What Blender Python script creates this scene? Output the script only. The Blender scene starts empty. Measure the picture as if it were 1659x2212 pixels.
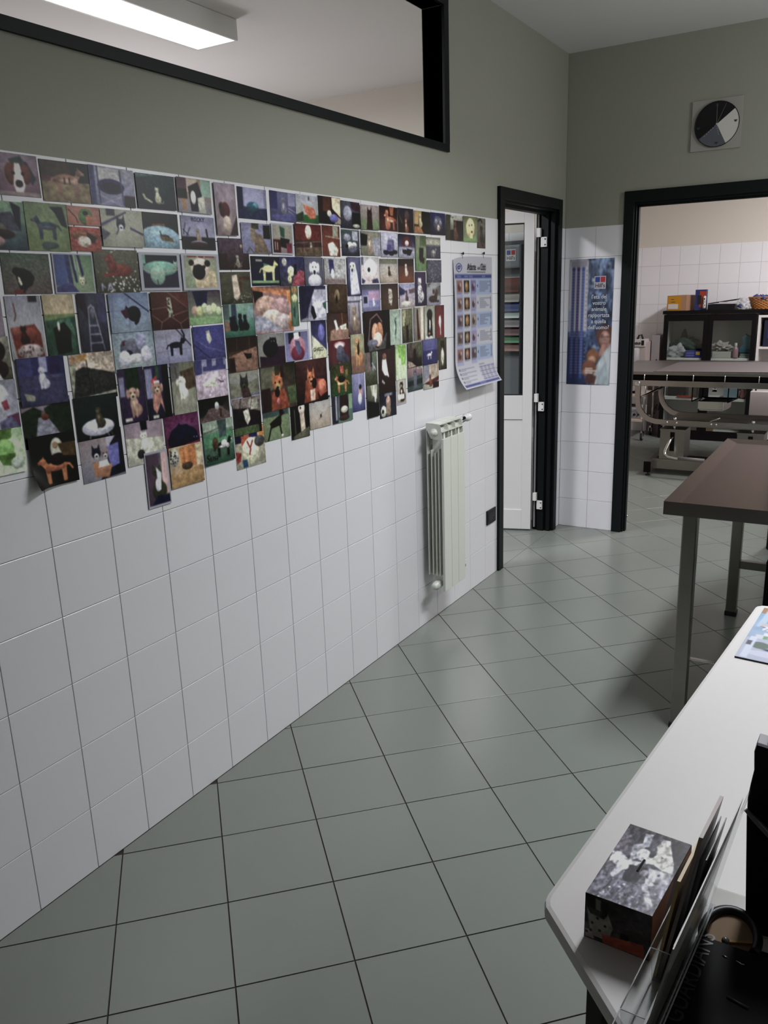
import bpy, bmesh, math, random
import numpy as np
from mathutils import Vector, Matrix
random.seed(7); np.random.seed(7)
PI = math.pi
C = bpy.context.scene.collection
scene = bpy.context.scene

# ------------------------------------------------------------------ camera
F_PX, W_PX, H_PX = 1764.45, 1659.0, 2212.0
YAW, PITCH, ROLL = -0.54893, -0.26308, -0.03398
CAM = (1.84431, -1.11643, 1.62906)
def cam_axes():
    cy, sy, cp, sp = math.cos(YAW), math.sin(YAW), math.cos(PITCH), math.sin(PITCH)
    f = Vector((sy*cp, cy*cp, sp)); r = Vector((cy, -sy, 0)); u = r.cross(f)
    cr, sr = math.cos(ROLL), math.sin(ROLL)
    return cr*r + sr*u, -sr*r + cr*u, -f
cam_data = bpy.data.cameras.new('camera'); cam = bpy.data.objects.new('camera', cam_data); C.objects.link(cam)
_r, _u, _b = cam_axes()
cam.matrix_world = Matrix(((_r.x, _u.x, _b.x, CAM[0]), (_r.y, _u.y, _b.y, CAM[1]), (_r.z, _u.z, _b.z, CAM[2]), (0, 0, 0, 1)))
cam_data.sensor_fit = 'HORIZONTAL'; cam_data.sensor_width = 36.0
cam_data.lens = 36.0*F_PX/W_PX; cam_data.clip_start = 0.02
scene.camera = cam

# ------------------------------------------------------------------ world, lamps, exposure
world = bpy.data.worlds.new('world'); scene.world = world; world.use_nodes = True
world.node_tree.nodes['Background'].inputs[0].default_value = (0.5, 0.55, 0.65, 1)
world.node_tree.nodes['Background'].inputs[1].default_value = 0.02
def area(name, loc, sx, sy, power, col, rot=(0, 0, 0), spread=PI):
    d = bpy.data.lights.new(name, 'AREA'); d.shape = 'RECTANGLE'; d.size = sx; d.size_y = sy
    d.energy = power; d.color = col; d.spread = spread
    o = bpy.data.objects.new(name, d); o.location = loc; o.rotation_euler = rot; C.objects.link(o); return o
area('lamp_main', (1.72, 1.8, 2.885), 0.24, 1.2, 49, (0.965, 0.98, 1.0), spread=2.55)
area('lamp_next_room', (-1.31, 1.92, 2.893), 0.22, 1.2, 80, (0.97, 0.95, 1.0))
area('lamp_surgery', (1.75, 6.3, 2.893), 0.24, 1.2, 98, (1.0, 0.945, 0.965))
def fill_point(name, loc, power, col, r=0.09):      # soft point light added as fill
    d = bpy.data.lights.new(name, 'POINT'); d.energy = power; d.color = col; d.shadow_soft_size = r
    o = bpy.data.objects.new(name, d); o.location = loc; C.objects.link(o); return o
for _y in (1.6, 2.5): fill_point('fill_main', (1.72, _y-0.2, 2.76), 3.5, (0.965, 0.98, 1.0))  # added fill below the main lamp, brightens ceiling and upper walls
fill_point('fill_far_wall', (2.75, 3.1, 2.30), 36, (0.97, 0.98, 1.0), 0.2)  # added fill that lifts the far wall paint, source unseen
fill_point('fill_next_room', (-2.45, 2.9, 1.9), 22, (0.97, 0.945, 1.0), 0.15)  # added fill that brightens the next room's ceiling, no fixture there
vs = scene.view_settings
vs.view_transform = 'Standard'; vs.look = 'None'; vs.exposure = 0.0; vs.gamma = 1.0; vs.use_curve_mapping = False

# ------------------------------------------------------------------ colours and materials
def lin(c):
    return c/12.92 if c <= 0.04045 else ((c+0.055)/1.055)**2.4
def hx(s):
    s = s.lstrip('#')
    if len(s) == 3: s = ''.join(a*2 for a in s)
    return tuple(lin(int(s[i:i+2], 16)/255) for i in (0, 2, 4))
def mat(name, col, rough=0.5, metal=0.0, spec=0.5, noise=0.0, nscale=8.0, bump=0.0, bscale=60.0, coat=0.0, emis=None, estr=0.0, aniso=0.0, stretch=None, alpha=1.0, trans=0.0):
    m = bpy.data.materials.new(name); m.use_nodes = True
    nt = m.node_tree; b = nt.nodes['Principled BSDF']
    if isinstance(col, str): col = hx(col)
    b.inputs['Base Color'].default_value = (*col, 1); b.inputs['Roughness'].default_value = rough
    b.inputs['Metallic'].default_value = metal; b.inputs['Specular IOR Level'].default_value = spec
    b.inputs['Coat Weight'].default_value = coat; b.inputs['Anisotropic'].default_value = aniso
    b.inputs['Alpha'].default_value = alpha; b.inputs['Transmission Weight'].default_value = trans
    if emis:
        b.inputs['Emission Color'].default_value = (*emis, 1); b.inputs['Emission Strength'].default_value = estr
    if noise or bump:
        tc = nt.nodes.new('ShaderNodeTexCoord'); mp = nt.nodes.new('ShaderNodeMapping')
        nt.links.new(tc.outputs['Object'], mp.inputs[0])
        if stretch: mp.inputs['Scale'].default_value = stretch
    if noise:
        n = nt.nodes.new('ShaderNodeTexNoise'); n.inputs['Scale'].default_value = nscale; n.inputs['Detail'].default_value = 5
        nt.links.new(mp.outputs[0], n.inputs['Vector'])
        mx = nt.nodes.new('ShaderNodeMix'); mx.data_type = 'RGBA'
        mx.inputs[6].default_value = (*[c*(1-noise) for c in col], 1); mx.inputs[7].default_value = (*[min(1, c*(1+noise)) for c in col], 1)
        nt.links.new(n.outputs['Fac'], mx.inputs[0]); nt.links.new(mx.outputs[2], b.inputs['Base Color'])
    if bump:
        n2 = nt.nodes.new('ShaderNodeTexNoise'); n2.inputs['Scale'].default_value = bscale; n2.inputs['Detail'].default_value = 4
        nt.links.new(mp.outputs[0], n2.inputs['Vector'])
        bp = nt.nodes.new('ShaderNodeBump'); bp.inputs['Strength'].default_value = bump; bp.inputs['Distance'].default_value = 0.002
        nt.links.new(n2.outputs['Fac'], bp.inputs['Height']); nt.links.new(bp.outputs[0], b.inputs['Normal'])
    return m
def paint_mat(name, rough=0.4, coat=0.0):
    m = bpy.data.materials.new(name); m.use_nodes = True; nt = m.node_tree; b = nt.nodes['Principled BSDF']
    a = nt.nodes.new('ShaderNodeAttribute'); a.attribute_name = 'print'
    nt.links.new(a.outputs['Color'], b.inputs['Base Color']); b.inputs['Roughness'].default_value = rough; b.inputs['Specular IOR Level'].default_value = 0.3
    b.inputs['Coat Weight'].default_value = coat; return m
def glass_mat(name, tint, refl=0.08, rough=0.02, top=0.8):
    m = bpy.data.materials.new(name); m.use_nodes = True; nt = m.node_tree
    for n in list(nt.nodes): nt.nodes.remove(n)
    o = nt.nodes.new('ShaderNodeOutputMaterial'); t = nt.nodes.new('ShaderNodeBsdfTransparent'); g = nt.nodes.new('ShaderNodeBsdfGlossy')
    t.inputs[0].default_value = (*tint, 1); g.inputs['Roughness'].default_value = rough
    f = nt.nodes.new('ShaderNodeLayerWeight'); f.inputs[0].default_value = 0.5
    pw = nt.nodes.new('ShaderNodeMath'); pw.operation = 'POWER'; pw.inputs[1].default_value = 5; nt.links.new(f.outputs['Facing'], pw.inputs[0])
    mr = nt.nodes.new('ShaderNodeMapRange'); mr.inputs[3].default_value = 0.04; mr.inputs[4].default_value = top; nt.links.new(pw.outputs[0], mr.inputs[0])
    mx = nt.nodes.new('ShaderNodeMixShader'); nt.links.new(mr.outputs[0], mx.inputs[0])
    nt.links.new(t.outputs[0], mx.inputs[1]); nt.links.new(g.outputs[0], mx.inputs[2]); nt.links.new(mx.outputs[0], o.inputs[0])
    return m
def rnd_tile(name, col, rough, var, bump=0.0, noise=0.03, nscale=3.0):
    m = mat(name, col, rough, noise=noise, nscale=nscale, bump=bump, bscale=14)
    nt = m.node_tree; b = nt.nodes['Principled BSDF']; l = b.inputs['Base Color'].links[0]; src = l.from_socket
    oi = nt.nodes.new('ShaderNodeObjectInfo'); hs = nt.nodes.new('ShaderNodeHueSaturation'); mr = nt.nodes.new('ShaderNodeMapRange')
    mr.inputs[3].default_value = 1-var; mr.inputs[4].default_value = 1+var
    nt.links.new(oi.outputs['Random'], mr.inputs[0]); nt.links.new(mr.outputs[0], hs.inputs['Value'])
    nt.links.new(src, hs.inputs['Color']); nt.links.new(hs.outputs[0], b.inputs['Base Color'])
    return m
M = dict(
    paint=mat('grey green wall paint', (0.300, 0.303, 0.254), 0.75, noise=0.04, nscale=2, bump=0.15, bscale=180),
    ceil=mat('matt white ceiling paint', (0.68, 0.67, 0.67), 0.9, noise=0.03, nscale=1.5),
    cream=mat('cream wall paint', (0.62, 0.585, 0.53), 0.8, noise=0.03, nscale=2),
    grout_w=mat('grey brown wall grout', (0.25, 0.22, 0.20), 0.9, noise=0.25, nscale=10),
    grout_f=mat('dark brown floor grout', (0.035, 0.026, 0.022), 0.85, noise=0.4, nscale=9),
    wtile=rnd_tile('glazed white wall tile', (0.75, 0.75, 0.785), 0.26, 0.012, bump=0.25),
    ftile=rnd_tile('grey green floor tile', (0.195, 0.215, 0.195), 0.26, 0.03, bump=0.12, noise=0.05, nscale=5),
    black=mat('near black green painted frame', (0.003, 0.005, 0.0055), 0.5, spec=0.2, bump=0.1, bscale=90),
    blackp=mat('black plastic', (0.005, 0.005, 0.007), 0.4, spec=0.3),
    blackm=mat('matt black', (0.003, 0.003, 0.0035), 0.7, spec=0.15),
    wpvc=mat('white lacquered aluminium', (0.72, 0.72, 0.72), 0.3),
    white=mat('white laminate', (0.53, 0.515, 0.515), 0.45, noise=0.02, nscale=40),
    rad=mat('cream white enamel', (0.66, 0.68, 0.62), 0.28),
    steel=mat('brushed stainless steel', (0.41, 0.375, 0.365), 0.18, metal=1.0, noise=0.12, nscale=30, bump=0.015, bscale=40, stretch=(1, 12, 12)),
    steeld=mat('dull stainless steel', (0.30, 0.28, 0.26), 0.34, metal=1.0, noise=0.15, nscale=12),
    chrome=mat('polished chrome', (0.7, 0.7, 0.7), 0.12, metal=1.0),
    rubber=mat('black rubber', (0.01, 0.01, 0.012), 0.6),
    print=paint_mat('glossy photographic print', 0.34, 0.0),
    matte_print=paint_mat('matt printed paper', 0.75),
    glass=glass_mat('clear glass', (0.90, 0.93, 0.915)),
    acrylic=glass_mat('clear acrylic', (0.90, 0.91, 0.91), rough=0.05, top=0.30),
    edge=mat('frosted acrylic edge', (0.55, 0.57, 0.60), 0.3, alpha=0.75),
    bag=mat('thin translucent plastic', (0.6, 0.62, 0.66), 0.25, alpha=0.45, bump=0.8, bscale=25),
    card=mat('brown cardboard', (0.30, 0.17, 0.10), 0.8, noise=0.08, nscale=30),
    kraft=mat('tan kraft cardboard', (0.16, 0.10, 0.055), 0.8, noise=0.1, nscale=30),
    cabw=mat('pale cabinet board', (0.60, 0.58, 0.57), 0.5),
    darkw=mat('dark brown black wood', (0.005, 0.0038, 0.0045), 0.55, spec=0.12, noise=0.3, nscale=20),
    greyp=mat('pale grey plastic', (0.42, 0.41, 0.43), 0.4),
    ink=mat('black ink', (0.01, 0.01, 0.012), 0.6),
    diff=mat('glowing diffuser', (0.9, 0.9, 0.9), 0.5, emis=(1.0, 0.99, 0.99), estr=3.0),
)
def cm(col, rough=0.5, **k):
    key = 'c_%s_%g' % (col, rough)
    if key not in M: M[key] = mat('coloured surface ' + col.lstrip('#'), col, rough, **k)
    return M[key]

# ------------------------------------------------------------------ object helpers
WL = {}
def tag(o, label=None, cat=None, group=None, kind=None):
    if label: o['label'] = label
    if cat: o['category'] = cat
    if group: o['group'] = group
    if kind: o['kind'] = kind
    return o
def empty(name, loc, label, cat, group=None):
    o = bpy.data.objects.new(name, None); o.empty_display_size = 0.05; o.location = loc; C.objects.link(o)
    WL[o.name] = Vector(loc); return tag(o, label, cat, group)
def seat(name, me, mt, parent=None, org=None):
    """link mesh whose vertices are in world coordinates"""
    if mt is not None:
        for x in (mt if isinstance(mt, (list, tuple)) else [mt]): me.materials.append(x)
    o = bpy.data.objects.new(name, me); C.objects.link(o)
    vs_ = [v.co for v in me.vertices]
    if org is None:
        n = len(vs_); org = Vector((sum(v.x for v in vs_)/n, sum(v.y for v in vs_)/n, min(v.z for v in vs_))) if n else Vector((0, 0, 0))
    org = Vector(org); me.transform(Matrix.Translation(-org))
    if parent is not None:
        o.parent = parent; o.location = org - WL[parent.name]
    else: o.location = org
    WL[o.name] = org
    return o
class MB:
    def __init__(s): s.bm = bmesh.new()
    def box(s, x0, y0, z0, x1, y1, z1, bev=0.0, mi=0, mtx=None):
        g = bmesh.ops.create_cube(s.bm, size=1.0); vs_ = g['verts']
        for v in vs_:
            v.co = Vector(((x0+x1)/2+v.co.x*(x1-x0), (y0+y1)/2+v.co.y*(y1-y0), (z0+z1)/2+v.co.z*(z1-z0)))
        fs = list({f for v in vs_ for f in v.link_faces})
        for f in fs: f.material_index = mi
        if bev:
            es = list({e for v in vs_ for e in v.link_edges})
            r = bmesh.ops.bevel(s.bm, geom=es, offset=bev, segments=2, affect='EDGES', profile=0.6)
            vs_ = list({v for f in r['faces'] for v in f.verts} | {v for v in vs_ if v.is_valid})
            for v in vs_:
                for f in v.link_faces: f.material_index = mi
        if mtx is not None: bmesh.ops.transform(s.bm, matrix=mtx, verts=vs_)
        return s
    def hexa(s, p, mi=0):
        """8 points: bottom 4 ccw, top 4 ccw"""
        v = [s.bm.verts.new(q) for q in p]
        for f in ((3, 2, 1, 0), (4, 5, 6, 7), (0, 1, 5, 4), (1, 2, 6, 5), (2, 3, 7, 6), (3, 0, 4, 7)):
            s.bm.faces.new([v[i] for i in f]).material_index = mi
        return s
    def prism(s, poly, axis, a, b, mi=0, bev=0.0):
        """poly in the two other axes (in xyz order), extruded along axis from a to b"""
        def P(u, w, t):
            return {'x': (t, u, w), 'y': (u, t, w), 'z': (u, w, t)}[axis]
        v0 = [s.bm.verts.new(P(u, w, a)) for u, w in poly]; v1 = [s.bm.verts.new(P(u, w, b)) for u, w in poly]
        n = len(poly); fs = [s.bm.faces.new(v0), s.bm.faces.new(v1[::-1])]
        for i in range(n): fs.append(s.bm.faces.new((v0[i], v0[(i+1) % n], v1[(i+1) % n], v1[i])))
        for f in fs: f.material_index = mi
        bmesh.ops.recalc_face_normals(s.bm, faces=fs)
        if bev:
            es = [e for e in {e for f in fs[:2] for e in f.edges}]
            bmesh.ops.bevel(s.bm, geom=es, offset=bev, segments=2, affect='EDGES', profile=0.6)
        return s
    def tube(s, pts, r, seg=10, mi=0, smooth=True):
        pts = [Vector(p) for p in pts]; rs = r if isinstance(r, (list, tuple)) else [r]*len(pts); rings = []
        up = None
        for i, p in enumerate(pts):
            d = (pts[min(i+1, len(pts)-1)]-pts[max(i-1, 0)]).normalized()
            if up is None: up = Vector((0, 0, 1)) if abs(d.z) < 0.9 else Vector((1, 0, 0))
            a = d.cross(up).normalized(); up = a.cross(d).normalized()
            rings.append([s.bm.verts.new(p+rs[i]*(math.cos(t)*a+math.sin(t)*up)) for t in [2*PI*k/seg for k in range(seg)]])
        for i in range(len(rings)-1):
            for k in range(seg):
                f = s.bm.faces.new((rings[i][k], rings[i][(k+1) % seg], rings[i+1][(k+1) % seg], rings[i+1][k])); f.smooth = smooth; f.material_index = mi
        for rg in (rings[0][::-1], rings[-1]):
            s.bm.faces.new(rg).material_index = mi
        return s
    def lathe(s, prof, c, axis='z', seg=24, mi=0, smooth=True, ang=2*PI):
        """prof [(radius, t)] around axis through c"""
        rings = []
        for r, t in prof:
            ring = []
            for k in range(seg):
                a = ang*k/seg; u, w = max(r, 1e-5)*math.cos(a), max(r, 1e-5)*math.sin(a)
                q = {'z': (u, w, t), 'x': (t, u, w), 'y': (w, t, u)}[axis]
                ring.append(s.bm.verts.new((c[0]+q[0], c[1]+q[1], c[2]+q[2])))
            rings.append(ring)
        for i in range(len(rings)-1):
            for k in range(seg):
                f = s.bm.faces.new((rings[i][k], rings[i][(k+1) % seg], rings[i+1][(k+1) % seg], rings[i+1][k])); f.smooth = smooth; f.material_index = mi
        return s
    def blob(s, c, rad, rough=0.2, sub=3, mi=0, seed=0):
        g = bmesh.ops.create_icosphere(s.bm, subdivisions=sub, radius=1.0); rn = random.Random(seed)
        ph = [rn.uniform(0, 6) for _ in range(6)]
        for v in g['verts']:
            p = v.co.copy(); k = 1+rough*(math.sin(5*p.x+ph[0])*math.sin(4*p.y+ph[1])+0.6*math.sin(9*p.z+ph[2])*math.sin(8*p.x+ph[3])+0.4*math.sin(15*p.y+ph[4])*math.sin(14*p.z+ph[5]))
            v.co = Vector((c[0]+p.x*rad[0]*k, c[1]+p.y*rad[1]*k, c[2]+p.z*rad[2]*k))
            for f in v.link_faces: f.smooth = True; f.material_index = mi
        return s
    def build(s, name, mt, parent=None, org=None, **kw):
        bmesh.ops.recalc_face_normals(s.bm, faces=s.bm.faces[:])
        me = bpy.data.meshes.new(name); s.bm.to_mesh(me); s.bm.free()
        o = seat(name, me, mt, parent, org)
        if kw: tag(o, **kw)
        return o
def text_part(name, s, size, mt, parent, loc, right, up, align='CENTER', extrude=0.0002, bold=0.0, xs=1.0):
    cu = bpy.data.curves.new(name, 'FONT'); cu.body = s; cu.size = size; cu.align_x = align; cu.align_y = 'CENTER'
    cu.extrude = extrude; cu.offset = bold; cu.resolution_u = 3
    t = bpy.data.objects.new('tmp', cu); C.objects.link(t)
    me = bpy.data.meshes.new_from_object(t.evaluated_get(bpy.context.evaluated_depsgraph_get())); bpy.data.objects.remove(t)
    r = Vector(right).normalized(); u = Vector(up).normalized(); n = r.cross(u); r = r*xs
    me.transform(Matrix(((r.x, u.x, n.x, loc[0]), (r.y, u.y, n.y, loc[1]), (r.z, u.z, n.z, loc[2]), (0, 0, 0, 1))))
    me.materials.clear()
    return seat(name, me, mt, parent)

# ------------------------------------------------------------------ flat printing: colours painted on the vertices of a fine sheet
KP = 1.0          # how bright a white print looks in this room; picture colours are given as seen
def vnoise(U, V, sc, rn):
    n = int(sc)+2; g = rn.rand(n+1, n+1); x = U*sc; y = V*sc; i = np.clip(x.astype(int), 0, n-1); j = np.clip(y.astype(int), 0, n-1); fx = x-i; fy = y-j
    fx = fx*fx*(3-2*fx); fy = fy*fy*(3-2*fy)
    return (g[i, j]*(1-fx)+g[i+1, j]*fx)*(1-fy)+(g[i, j+1]*(1-fx)+g[i+1, j+1]*fx)*fy
class Painter:
    def __init__(s, nu, nv, seed=0, asp=1.0):
        s.U, s.V = np.meshgrid(np.linspace(0, 1, nu), np.linspace(0, 1, nv)); s.img = np.zeros((nv, nu, 3)); s.rn = np.random.RandomState(seed); s.e = 1.3/nu; s.asp = asp; s.shade = False
    def col(s, c):
        c = c.lstrip('#'); c = ''.join(a*2 for a in c) if len(c) == 3 else c
        return np.array([int(c[i:i+2], 16)/255 for i in (0, 2, 4)])
    def put(s, m, c, sh=None):
        m = np.clip(m, 0, 1)[..., None]; f = 1.0 if sh is None else sh[..., None]; s.img = s.img*(1-m)+s.col(c)*m*f
    def fur(s, sc=16, a=0.16): return 1+a*(vnoise(s.U, s.V, sc, s.rn)-0.5)+a*0.6*(vnoise(s.U, s.V, sc*2.2, s.rn)-0.5)
    def soften(s, n=1):
        for _ in range(n):
            p = np.pad(s.img, ((1, 1), (1, 1), (0, 0)), 'edge')
            s.img = (p[1:-1, 1:-1]*4+p[:-2, 1:-1]*2+p[2:, 1:-1]*2+p[1:-1, :-2]*2+p[1:-1, 2:]*2+p[:-2, :-2]+p[2:, 2:]+p[:-2, 2:]+p[2:, :-2])/16
    def photo_finish(s):
        s.soften(1); s.img = s.img*s.fur(7, 0.09)[..., None]*s.fur(26, 0.10)[..., None]
        r2 = (s.U-0.5)**2+(s.V-0.5)**2; s.img = s.img*(1.06-0.45*r2)[..., None]
        s.img = np.clip(0.42+(s.img-0.42)*1.30-0.01, 0.012, 1)
    def grad(s, a, b): t = s.V[..., None]; s.img = s.col(a)*(1-t)+s.col(b)*t
    def ell(s, cx, cy, rx, ry, c, ang=0):
        ca, sa = math.cos(ang), math.sin(ang); dx = s.U-cx; dy = s.V-cy; x = dx*ca+dy*sa; y = -dx*sa+dy*ca
        d = np.sqrt((x/rx)**2+(y/ry)**2); s.put((1-d)*min(rx, ry)/s.e+0.5, c, (1-0.20*np.clip(dy/ry, -1, 1)-0.10*np.clip(d, 0, 1)**3)*s.fur() if s.shade else None)
    def rect(s, x0, y0, x1, y1, c):
        s.put(np.minimum(np.minimum(s.U-x0, x1-s.U), np.minimum(s.V-y0, y1-s.V))/s.e+0.5, c)
    def poly(s, pts, c):
        inside = np.zeros(s.U.shape, bool); n = len(pts); dm = np.full(s.U.shape, 9.0)
        for i in range(n):
            (x0, y0), (x1, y1) = pts[i], pts[(i+1) % n]
            if y0 != y1:
                cond = ((y0 > s.V) != (y1 > s.V)) & (s.U < (x1-x0)*(s.V-y0)/(y1-y0)+x0); inside ^= cond
            dm = np.minimum(dm, s.seg(x0, y0, x1, y1))
        s.put(np.where(inside, dm, -dm)/s.e+0.5, c, s.fur(12, 0.25) if s.shade else None)
    def seg(s, x0, y0, x1, y1):
        dx, dy = x1-x0, y1-y0; L = dx*dx+dy*dy+1e-9; t = np.clip(((s.U-x0)*dx+(s.V-y0)*dy)/L, 0, 1)
        return np.hypot(s.U-x0-t*dx, s.V-y0-t*dy)
    def line(s, w, pts, c):
        for (a, b), (d, e) in zip(pts, pts[1:]): s.put((w/2-s.seg(a, b, d, e))/s.e+0.5, c)
    def noise(s, amp, sc):
        n = vnoise(s.U, s.V, sc, s.rn)-0.5+0.5*(vnoise(s.U, s.V, sc*2.3, s.rn)-0.5)
        s.img = np.clip(s.img*(1+n[..., None]*amp*0.034)+n[..., None]*amp*0.0018, 0, 1)
    def run(s, spec):
        q = lambda a: [float(v)/100 for v in a]
        border = 0; nz = []; s.shade = True
        for tok in spec.split(';'):
            k, _, r = tok.strip().partition(':')
            if not k: continue
            a = r.split(',')
            if k == 'g': s.grad(*a[:2])
            elif k == 'n': nz.append((float(a[0]), float(a[1])))
            elif k == 'w': border = float(a[0])/100
            elif k == 'e': v = q(a[:4]); s.ell(*v, a[4])
            elif k == 'r': s.rect(*q(a[1:5]), a[0])
            elif k == 'q': v = q(a[1:]); s.poly(list(zip(v[::2], v[1::2])), a[0])
            elif k == 'l': v = q(a[2:]); s.line(float(a[1])/100, list(zip(v[::2], v[1::2])), a[0])
            elif k == 'sp':
                x0, y0, x1, y1 = q(a[2:6])
                for _ in range(int(a[1])):
                    s.ell(s.rn.uniform(x0, x1), s.rn.uniform(y0, y1), s.rn.uniform(.008, .025), s.rn.uniform(.008, .025), a[0])
            elif k in 'STL' or k in 'HCK' :
                s.animal(k, a)
        for n in nz: s.noise(*n)
        s.photo_finish()
        if border:
            s.put((border-np.minimum(np.minimum(s.U, 1-s.U), np.minimum(s.V, 1-s.V)))/s.e+0.5, 'aab')
        return s
    def animal(s, k, a):
        q = lambda v: [float(x)/100 for x in v]
        asp = s.asp
        if k == 'S':
            c1, c2 = a[:2]; cx, b, h = q(a[2:5]); w = h*asp
            s.ell(cx+w*.10, b-h*.22, w*.26, h*.24, c1); s.ell(cx, b-h*.42, w*.20, h*.32, c1); s.ell(cx-w*.02, b-h*.40, w*.09, h*.20, c2)
            for t in (-.09, .07): s.line(w*.10, [(cx+w*t, b-h*.40), (cx+w*t*1.1, b-h*.02)], c1)
            s.ell(cx-w*.02, b-h*.82, w*.17, h*.15, c1); s.ell(cx-w*.06, b-h*.77, w*.08, h*.07, c2)
            s.poly([(cx-w*.16, b-h*.85), (cx-w*.13, b-h), (cx-w*.05, b-h*.92)], c1); s.poly([(cx+w*.03, b-h*.93), (cx+w*.11, b-h), (cx+w*.13, b-h*.82)], c1)
            s.ell(cx-w*.07, b-h*.78, w*.025, h*.02, '111')
        elif k == 'C':
            c1, c2 = a[:2]; cx, b, h = q(a[2:5]); w = h*asp
            s.ell(cx+w*.03, b-h*.26, w*.27, h*.27, c1); s.ell(cx, b-h*.45, w*.17, h*.26, c1); s.ell(cx-w*.03, b-h*.42, w*.08, h*.18, c2)
            s.ell(cx-w*.02, b-h*.80, w*.17, h*.13, c1)
            s.poly([(cx-w*.18, b-h*.82), (cx-w*.15, b-h), (cx-w*.05, b-h*.90)], c1); s.poly([(cx+w*.02, b-h*.90), (cx+w*.12, b-h), (cx+w*.14, b-h*.80)], c1)
            s.line(w*.07, [(cx+w*.22, b-h*.06), (cx+w*.42, b-h*.05), (cx+w*.48, b-h*.18)], c1)
            for t in (-.08, .05): s.ell(cx+w*t, b-h*.81, w*.022, h*.018, '121')
        elif k == 'T':
            c1, c2 = a[:2]; cx, b, w = q(a[2:5]); f = -1 if a[5] == '0' else 1; h = w*.8/asp
            for t, d in ((-.36, .02), (-.27, -.01), (.24, .02), (.33, -.01)): s.line(w*.09, [(cx+f*w*t, b-h*.5), (cx+f*w*(t+d), b)], c1)
            s.ell(cx, b-h*.58, w*.42, h*.18, c1); s.ell(cx, b-h*.50, w*.30, h*.08, c2)
            s.line(w*.20, [(cx-f*w*.32, b-h*.60), (cx-f*w*.44, b-h*.78)], c1); s.ell(cx-f*w*.47, b-h*.84, w*.13, h*.12, c1); s.ell(cx-f*w*.60, b-h*.80, w*.09, h*.065, c2); s.ell(cx-f*w*.67, b-h*.81, w*.025, h*.025, '111')
            s.poly([(cx-f*w*.50, b-h*.92), (cx-f*w*.43, b-h*1.06), (cx-f*w*.38, b-h*.88)], c1); s.ell(cx-f*w*.30, b-h*.5, w*.10, h*.15, c2)
            s.line(w*.07, [(cx+f*w*.38, b-h*.62), (cx+f*w*.50, b-h*.58), (cx+f*w*.60, b-h*.40)], c1)
        elif k == 'L':
            c1, c2 = a[:2]; cx, b, w = q(a[2:5]); f = -1 if a[5] == '0' else 1; h = w*.6/asp
            s.ell(cx+f*w*.10, b-h*.26, w*.42, h*.27, c1); s.line(h*.16, [(cx-f*w*.10, b-h*.08), (cx-f*w*.48, b-h*.06)], c1)
            s.ell(cx-f*w*.20, b-h*.48, w*.16, h*.30, c1); s.ell(cx-f*w*.28, b-h*.80, w*.13, h*.18, c1); s.ell(cx-f*w*.38, b-h*.74, w*.08, h*.09, c2)
            s.ell(cx-f*w*.20, b-h*.76, w*.06, h*.17, c2)
        elif k == 'H':
            c1, c2 = a[:2]; cx, cy, z = q(a[2:5]); w = z*asp
            if a[5] == '1':
                s.poly([(cx-w*.36, cy-z*.05), (cx-w*.30, cy-z*.62), (cx-w*.05, cy-z*.22)], c1); s.poly([(cx+w*.36, cy-z*.05), (cx+w*.30, cy-z*.62), (cx+w*.05, cy-z*.22)], c1)
            else:
                s.ell(cx-w*.40, cy+z*.02, w*.13, z*.30, c1); s.ell(cx+w*.40, cy+z*.02, w*.13, z*.30, c1)
            s.ell(cx, cy, w*.38, z*.36, c1); s.ell(cx, cy+z*.22, w*.20, z*.22, c2)
            for t in (-.16, .16): s.ell(cx+w*t, cy-z*.04, w*.05, z*.045, '111')
            s.ell(cx, cy+z*.20, w*.09, z*.06, '111')
        elif k == 'K':
            cx, cy, r, r2 = q(a[1:5]) if len(a) > 4 else q(a[1:3])+[float(a[3])/100]*2
            s.ell(cx, cy, r, r2 if len(a) > 4 else r*.6, a[0]); s.ell(cx-r*.7, cy-r*.15, r*.38, r*.34, a[0])
            s.poly([(cx-r*.98, cy-r*.3), (cx-r*.92, cy-r*.75), (cx-r*.7, cy-r*.4)], a[0]); s.poly([(cx-r*.6, cy-r*.4), (cx-r*.45, cy-r*.75), (cx-r*.36, cy-r*.3)], a[0])
    def attr(s, me, k=None):
        k = k or KP
        L = np.where(s.img <= 0.04045, s.img/12.92, ((s.img+0.055)/1.055)**2.4)/k
        L = L.mean(-1, keepdims=True)*0.28+L*0.72
        L = np.clip(L, 0, 0.85).reshape(-1, 3); at = me.color_attributes.new('print', 'FLOAT_COLOR', 'POINT')
        out = np.ones((len(me.vertices), 4)); out[:len(L), :3] = L; out[len(L):, :3] = 0.6
        at.data.foreach_set('color', out.astype(np.float32).ravel())
def sheet(name, nu, nv, fn, painter, mt, parent=None, thick=None, k=None, org=None):
    """fn(u,v)->world point (v downwards). thick: vector behind the print, gives the sheet a back and edges"""
    vs_ = [fn(i/(nu-1), j/(nv-1)) for j in range(nv) for i in range(nu)]; fs = []
    for j in range(nv-1):
        for i in range(nu-1):
            a = j*nu+i; fs.append((a, a+nu, a+nu+1, a+1))
    if thick is not None:
        t = Vector(thick); ring = [i for i in range(nu)]+[j*nu+nu-1 for j in range(1, nv)]+[(nv-1)*nu+i for i in range(nu-2, -1, -1)]+[j*nu for j in range(nv-2, 0, -1)]
        b0 = len(vs_); vs_ += [Vector(vs_[i])+t for i in ring]; n = len(ring)
        for i in range(n): fs.append((ring[i], ring[(i+1) % n], b0+(i+1) % n, b0+i))
    me = bpy.data.meshes.new(name); me.from_pydata([tuple(v) for v in vs_], [], fs); me.update()
    painter.attr(me, k)
    return seat(name, me, mt, parent, org)

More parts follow.
